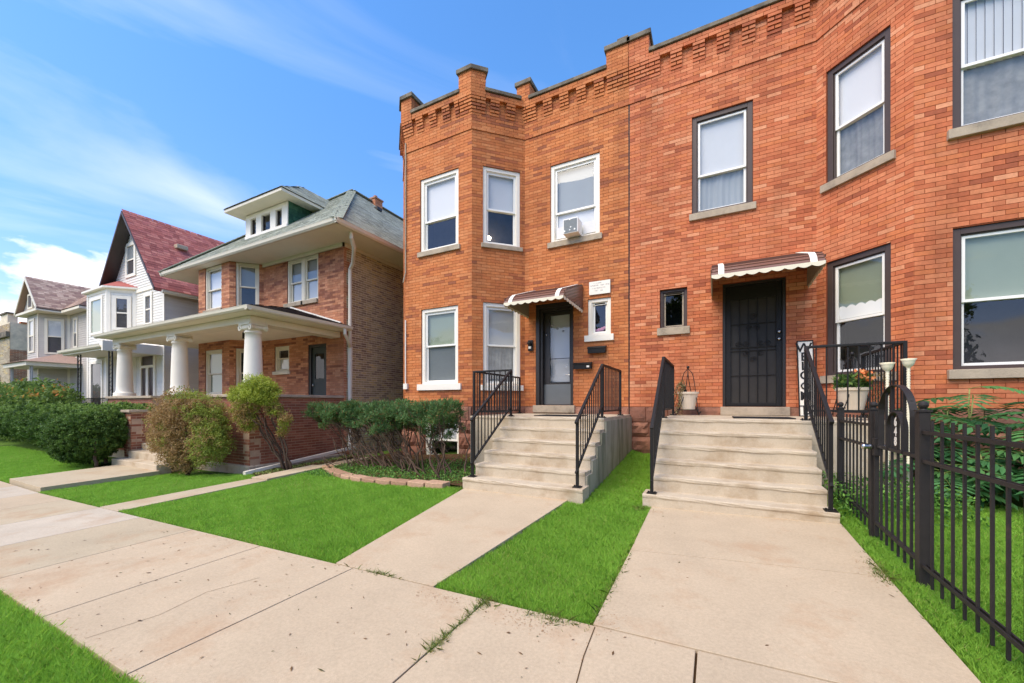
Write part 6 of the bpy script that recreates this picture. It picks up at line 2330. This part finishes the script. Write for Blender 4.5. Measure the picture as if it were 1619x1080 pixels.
shrub('clipped_hedge', (-14.9, 5.0, zg), 'low strip of clipped hedge over the porch wing wall', 'hedge',
      [((-14.7, 4.95, -0.32), (0.55, 0.30, 0.30)), ((-14.0, 5.0, -0.12), (0.5, 0.16, 0.10)), ((-15.4, 4.98, -0.28), (0.6, 0.28, 0.30))],
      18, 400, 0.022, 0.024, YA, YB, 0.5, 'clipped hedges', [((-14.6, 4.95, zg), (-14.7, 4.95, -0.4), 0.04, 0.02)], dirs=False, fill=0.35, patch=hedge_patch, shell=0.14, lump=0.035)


def rust(P, tint, K):
    m_ = (K > 0.80) & (P[:, 2] > 0.25) & (np.sin(P[:, 0] * 1.4) > -0.2)
    tint[m_] = mixcol(lin(211, 130, 64), lin(180, 154, 74), rng.random(m_.sum()))
    return tint


shrub('loose_shrub_row', (-24, 5.2, zg), 'loose green shrubs with orange tips before the tan house', 'shrub',
      [((-20.8, 5.05, -0.07), (1.0, 0.5, 0.65)), ((-22.3, 5.1, 0.03), (1.1, 0.5, 0.7)), ((-24.0, 5.15, 0.13), (1.2, 0.55, 0.75)), ((-25.8, 5.2, 0.08), (1.2, 0.55, 0.75)), ((-27.6, 5.2, 0.08), (1.3, 0.55, 0.75)), ((-29.5, 5.2, 0.08), (1.3, 0.55, 0.75)),
       ((-23, 5.1, -0.7), (3.5, 0.5, 0.8)), ((-28, 5.1, -0.7), (3.5, 0.5, 0.8))],
      14, 90, 0.09, 0.075, lin(61, 91, 46), lin(138, 163, 76), 0.35, None, [((-24, 5.2, zg), (-24, 5.2, 0.2), 0.04, 0.02)], fill=0.4, patch=rust)

# browned thuja bush
def brown(P, tint, K):
    x = P[:, 0] + 0.5 * P[:, 1]
    green = (P[:, 0] > -9.86 + 0.15 * np.sin(P[:, 2] * 6)) | ((P[:, 2] > 0.10) & (P[:, 0] > -10.75))
    pr_ = np.where(green, 0.70, 0.08)
    sel = K < pr_
    b_ = mixcol(lin(138, 112, 72), lin(198, 164, 112), rng.random(len(P)))
    g_ = mixcol(lin(112, 128, 52), lin(172, 184, 82), rng.random(len(P)))
    return np.where(sel[:, None], g_, b_)


zb = gz(-10.45, 4.55)
shrub('thuja_bush', (-10.45, 4.5, zb), 'big rounded half-dead brown thuja bush before the porch', 'shrub',
      [((-10.75, 4.45, -0.50), (0.66, 0.5, 0.72)), ((-10.45, 4.45, -0.12), (0.52, 0.44, 0.44)), ((-9.70, 4.55, -0.88), (0.44, 0.40, 0.44)), ((-10.0, 4.6, -0.28), (0.46, 0.42, 0.46)), ((-10.6, 4.5, -1.1), (0.52, 0.45, 0.42)), ((-11.3, 4.4, -0.85), (0.30, 0.30, 0.42)), ((-11.15, 4.4, -0.35), (0.26, 0.26, 0.30)), ((-9.75, 4.6, -0.55), (0.34, 0.32, 0.30))],
      26, 420, 0.036, 0.026, lin(110, 84, 52), lin(176, 136, 84), 0.28, None,
      [((-10.5, 4.5, zb), (-10.5 + random.uniform(-.5, .5), 4.5 + random.uniform(-.25, .25), -0.5), 0.03, 0.012, 0.08) for _ in range(9)], dirs=False, fill=1.0, patch=brown, lump=0.12)

# leaning thuja with bare twisted trunk
zb = gz(-8.5, 5.5)


def tgreen(P, tint, K):
    low = P[:, 2] < 0.02 + 0.08 * np.sin(P[:, 0] * 9)
    sel = low & (K > 0.35)
    b_ = mixcol(lin(143, 118, 76), lin(203, 171, 108), rng.random(len(P)))
    return np.where(sel[:, None], b_, tint)


th_ = shrub('thuja_tree', (-8.45, 5.5, zb), 'leaning bright green thuja with bare twisted trunk by the porch wall', 'shrub',
            [((-8.78, 5.02, 0.30), (0.36, 0.32, 0.32)), ((-9.02, 4.95, 0.10), (0.34, 0.32, 0.32)), ((-8.62, 5.1, 0.22), (0.26, 0.26, 0.26)), ((-9.08, 4.92, -0.18), (0.24, 0.24, 0.26)), ((-8.98, 4.95, -0.42), (0.18, 0.18, 0.18)), ((-8.50, 5.2, -0.14), (0.17, 0.16, 0.14)), ((-8.28, 5.3, -0.36), (0.14, 0.13, 0.12)), ((-8.42, 5.35, -0.62), (0.10, 0.10, 0.11))],
            26, 620, 0.032, 0.024, lin(128, 144, 46), lin(198, 208, 88), 0.30, None, None, dirs=False, fill=0.5, patch=tgreen, lump=0.14)
for k in range(8):
    a = k / 8 * 6.28
    mb = MB()
    woody(mb, (-8.45 + 0.07 * math.cos(a), 5.5 + 0.07 * math.sin(a), zb - 0.02), (-8.80 + 0.26 * math.cos(a + 1), 5.08 + 0.16 * math.sin(a + 1), random.uniform(-0.35, 0.10)), 0.026, 0.009, 0.10, 9)
    mb.build('trunk', M['bark'], th_, smooth=True)

# flat-topped juniper on bare crooked stems
jn = thing('juniper_shrub', (-5.9, 6.1, gz(-5.9, 6.1)), 'dark green flat-topped juniper on a thicket of bare crooked stems', 'shrub')
random.seed(21)
tufts = []
heads = []
for i in range(46):
    t = i / 45
    x = -8.25 + 4.05 * t
    y = 6.35 - 0.75 * t + random.uniform(-0.32, 0.32)
    z = -0.10 + random.uniform(-0.10, 0.06)
    if x > -5.3:
        z += random.uniform(-0.12, 0.06)
        if random.random() < 0.25:
            continue
    heads.append((x, y, z))
nst = 0
for (x, y, z) in heads:
    bx_ = -6.9 + (x + 8.25) * 0.72 + random.uniform(-0.35, 0.45)
    by_ = 6.25 - 0.2 * (x + 8.25) + random.uniform(-0.25, 0.25)
    b0 = (bx_, by_, gz(bx_, by_))
    p1 = Vector(b0)
    mid = Vector(b0).lerp(Vector((x, y, z)), 0.5) + Vector((random.uniform(-.18, .18), random.uniform(-.15, .15), random.uniform(-0.2, 0.02)))
    mb = MB()
    a_ = woody(mb, b0, mid, 0.020, 0.013, 0.10, 6)
    woody(mb, a_[-1], (x, y, z), 0.013, 0.006, 0.09, 6)
    for _ in range(5):
        e = Vector((x, y, z)) + Vector((random.uniform(-.28, .28), random.uniform(-.24, .24), random.uniform(-0.30, 0.06)))
        woody(mb, a_[-1].lerp(Vector((x, y, z)), random.uniform(0.1, 0.8)), e, 0.009, 0.004, 0.05, 4)
        tufts.append((e.x, e.y, e.z))
    mb.build('stem', M['bark'], jn, smooth=True)
for i in range(60):
    # dead trailing twigs
    mb = MB()
    bx_ = random.uniform(-7.6, -4.0)
    by_ = 6.2 - 0.2 * (bx_ + 7.5) + random.uniform(-0.5, 0.3)
    b0 = Vector((bx_, by_, gz(bx_, by_) + random.uniform(0, 0.5)))
    woody(mb, b0, b0 + Vector((random.uniform(-.5, .5), random.uniform(-.4, .3), random.uniform(0.05, 0.45))), 0.009, 0.003, 0.08, 5)
    mb.build('twig', M['bark'], jn, smooth=True)
bl = [((x, y, z), (0.17, 0.16, 0.12)) for (x, y, z) in heads] + [((x, y, z), (0.11, 0.10, 0.085)) for (x, y, z) in tufts]
P, K, D = blob_points(bl, 9, 900, 0.022, 0.5)
n = len(P)
D = D * 0.8 + np.array([0, 0, 0.5])
tint = mixcol(lin(60, 94, 54), lin(116, 148, 84), np.clip(0.6 * K + 0.4 * rng.random(n), 0, 1))
bn = rng.random(n) < 0.07
tint[bn] = lin(140, 104, 62)
cloud_mesh('foliage', P, 0.032 * (0.7 + 0.6 * rng.random(n)), tint, M['leaf'], jn, 0.22, dirs=D)

# ground-cover weeds
def weeds(label, pts_fn, n, size, c0, c1, hgt=0.08):
    P = pts_fn(n)
    P[:, 2] = g(P[:, 0], P[:, 1]) + hgt * rng.random(n)
    o_ = cloud_mesh('ground_cover', P, size * (0.6 + 0.8 * rng.random(n)), mixcol(c0, c1, rng.random(n)), M['leaf'], None, 0.5)
    o_['label'] = label
    o_['kind'] = 'stuff'


weeds('low green weeds over the shrub bed', lambda n: np.column_stack([rng.uniform(-7.5, -3.5, n), 5.15 + 1.3 * rng.random(n) ** 1.3 + 0.25 * np.clip(-5.2 - rng.uniform(-7.5, -3.5, n), 0, 3), np.zeros(n)]), 9000, 0.020, lin(58, 101, 46), lin(133, 178, 81))
weeds('green weeds along the foot of the fence and porch', lambda n: np.column_stack([rng.uniform(1.2, 2.3, n), rng.uniform(5.3, 7.4, n), np.zeros(n)]), 6000, 0.020, lin(58, 108, 43), lin(143, 191, 81), 0.30)
weeds('weeds by the gangway walk', lambda n: np.column_stack([rng.uniform(-9.1, -8.4, n), rng.uniform(4.9, 7.5, n), np.zeros(n)]), 1500, 0.02, lin(78, 113, 53), lin(178, 191, 106), 0.06)


# tall sumac-like plants behind the fence
def sumac(x, y, hgt_, label, nst, seed):
    random.seed(seed)
    z0 = gz(x, y)
    r_ = thing('sumac_plant', (x, y, z0), label, 'plant', 'sumac plants behind the fence')
    PP, TT, SS, DD = [], [], [], []
    for k in range(nst):
        a = random.uniform(0, 6.28)
        top = Vector((x + 0.25 * math.cos(a) * random.random(), y + 0.2 * math.sin(a) * random.random(), z0 + hgt_ * random.uniform(0.7, 1.0)))
        mb = MB()
        base = Vector((x + random.uniform(-.1, .1), y + random.uniform(-.1, .1), z0))
        woody(mb, base, top, 0.012, 0.007, 0.05, 6)
        mb.build('stem', mat_stem, r_, smooth=True)
        for j in range(8):
            t = 0.25 + 0.75 * j / 7
            o_ = base.lerp(top, t)
            b = a + j * 2.4
            ln = random.uniform(0.38, 0.62)
            dirv = Vector((math.cos(b), math.sin(b), 0.35))
            rp = []
            for i in range(9):
                u_ = i / 8
                rp.append(o_ + dirv * ln * u_ + Vector((0, 0, -0.30 * u_ * u_ * ln * 1.6)))
            fr_ = MB()
            fr_.tube(rp, [0.005 * (1 - 0.7 * i / 8) for i in range(9)], 5, lin(120, 140, 70))
            c = random.choice([lin(66, 116, 66), lin(80, 130, 76), lin(96, 146, 82), lin(58, 104, 62)])
            sidev = dirv.cross(Vector((0, 0, 1))).normalized()
            for i in range(2, 9):
                p = rp[i]
                tl = (0.20 * math.sin(math.pi * (0.15 + 0.8 * i / 9)) + 0.03)
                tang = (rp[i] - rp[i - 1]).normalized()
                for sgn in (-1, 1):
                    tip = p + sidev * sgn * tl + tang * tl * 0.45 + Vector((0, 0, -0.05))
                    w_ = tang * 0.034
                    m2_ = p.lerp(tip, 0.45) + Vector((0, 0, 0.012))
                    v = random.uniform(0.85, 1.15)
                    fr_.add([p, m2_ - w_, tip, m2_ + w_], [(0, 1, 2), (0, 2, 3)], tuple(q * v for q in c))
            fr_.build('frond', M['leaf'], r_, tint=True, fix=False)


mat_stem = mat('green_stem', lin(140, 146, 84), 0.7, 0.15, 10)
spots = [(2.35, 6.75, 1.15, 3), (2.8, 6.9, 1.30, 3), (3.25, 6.6, 1.15, 3), (2.65, 6.45, 0.7, 2), (3.1, 6.35, 0.65, 2), (3.75, 6.8, 1.15, 3), (2.3, 6.3, 0.5, 2), (3.6, 6.3, 0.7, 2)]
lbs = ['sumac plant nearest the porch corner behind the gate', 'tall sumac plant reaching the stone window sill', 'sumac plant below the right ground-floor window', 'low sumac plant close behind the long fence',
       'broad low sumac plant at the right behind the fence', 'sumac plant at the far right under the window', 'smallest sumac plant behind the gate post', 'sumac plant at the right edge behind the fence']
for i, ((x, y, h_, k), lb) in enumerate(zip(spots, lbs)):
    sumac(x, y, h_, lb, k, 30 + i)
random.seed(3)

# row of trees on the other side of the road: what the window panes mirror
tb = []
for (x, y, h_) in ((-22, -15, 7.5), (-15.5, -14, 9), (-9, -15, 7), (-3.5, -14.5, 9.5), (3.5, -15, 8), (10, -14, 9)):
    for k in range(7):
        tb.append(((x + random.uniform(-1.8, 1.8), y + random.uniform(-1.2, 1.2), -1.6 + h_ * random.uniform(0.45, 0.9)), (1.5, 1.3, 1.3)))
P, K, D = blob_points(tb, 12, 18, 0.22, 0.5)
o = cloud_mesh('tree_row', P, 0.16 * (0.7 + 0.6 * rng.random(len(P))), mixcol(lin(58, 82, 36), lin(108, 132, 62), K), M['leaf'], None, 0.5)
tag(o, 'row of leafy trees across the road, mirrored in the window panes', kind='stuff')

# ------------------------------------------------------------------ litter and weeds on the paving
n = 300
X = rng.uniform(-6.5, 1.1, n)
Y = np.where(rng.random(n) < 0.8, rng.uniform(0.95, 2.4, n), rng.uniform(2.45, 4.8, n))
ok = (Y < 2.42) | ((X > -0.6) & (X < 1.1)) | ((X > -3.0) & (X < -2.0))
X, Y = X[ok], Y[ok]
P = np.column_stack([X, Y, g(X, Y) + 0.0185])
n = len(P)
mb = MB()
for i in range(n):
    a = random.uniform(0, 6.28)
    s_ = random.choice([0.004, 0.005, 0.006, 0.008, 0.012])
    ln = s_ * random.uniform(1, 2.6)
    d = Vector((math.cos(a), math.sin(a), 0)) * ln
    e = Vector((-math.sin(a), math.cos(a), 0)) * s_ * 0.5
    p = Vector(P[i])
    c = random.choice([lin(110, 84, 58), lin(88, 70, 52), lin(132, 104, 72), lin(96, 98, 60)])
    mb.add([p - d, p + e + Vector((0, 0, 0.003)), p + d + Vector((0, 0, 0.002)), p - e], [(0, 1, 2, 3)], c)
for (cx_, cy_, sx, sy, k_) in ((-2.85, 2.6, 0.14, 0.10, 260), (-1.95, 2.75, 0.05, 0.16, 160), (-1.75, 2.30, 0.12, 0.05, 120), (-1.05, 2.28, 0.14, 0.05, 160), (-0.60, 2.7, 0.05, 0.25, 160), (1.06, 3.9, 0.05, 0.2, 140), (-0.62, 4.9, 0.08, 0.06, 120), (0.3, 5.03, 0.5, 0.02, 120), (-2.6, 4.9, 0.4, 0.02, 90), (-5, 2.36, 1.6, 0.02, 200), (-4.0, 0.97, 1.2, 0.02, 150)):
    for i in range(k_):
        x, y = random.gauss(cx_, sx), random.gauss(cy_, sy)
        if not ((0.93 < y < 2.41) or (-0.69 < x < 1.14 and y < 5.08) or (-3.05 < x < -1.9 and y < 4.92)):
            continue
        s_ = random.uniform(0.0015, 0.004)
        p = Vector((x, y, gz(x, y) + 0.0175))
        a = random.uniform(0, 6.28)
        d = Vector((math.cos(a), math.sin(a), 0)) * s_ * 1.4
        e = Vector((-math.sin(a), math.cos(a), 0)) * s_
        mb.add([p - d, p + e, p + d, p - e], [(0, 1, 2, 3)], random.choice([lin(172, 130, 92), lin(150, 112, 78), lin(186, 150, 112)]))
o = mb.build('leaf_litter', M['leaf'], None, tint=True, fix=False)
tag(o, 'scattered bits of dry leaf on the pavement', kind='stuff')
# weeds in one joint and at the lawn corners
def tuft_pts(cx_, cy_, sx, sy, n):
    return np.column_stack([cx_ + sx * rng.normal(size=n), cy_ + sy * rng.normal(size=n)])


J = [np.column_stack([-1.45 + 0.010 * rng.normal(size=320), rng.uniform(1.75, 2.42, 320)]), tuft_pts(-1.45, 1.85, 0.02, 0.06, 120), tuft_pts(-1.42, 2.38, 0.04, 0.05, 160), tuft_pts(-0.95, 2.38, 0.10, 0.035, 220),
     tuft_pts(-2.5, 2.425, 0.12, 0.012, 120), tuft_pts(1.13, 3.95, 0.03, 0.12, 300), tuft_pts(-0.80, 5.0, 0.05, 0.05, 200), tuft_pts(-0.69, 3.0, 0.02, 0.3, 260), tuft_pts(-3.45, 4.93, 0.04, 0.05, 120)]
Q = np.concatenate(J)
P = np.column_stack([Q, g(Q[:, 0], Q[:, 1]) + 0.004])
n = len(P)
blades('joint_weeds', P, np.full(n, 0.0018), 0.018 + 0.03 * rng.random(n), mixcol(lin(92, 134, 48), lin(150, 146, 84), rng.random(n)), 'small weeds in the pavement joints', lean=0.9)

# ================================================================== lift everything from lens height to pavement height
for o in list(sc.objects):
    if o.parent is None and o.type not in ('CAMERA', 'LIGHT'):
        o.location.z += EYE
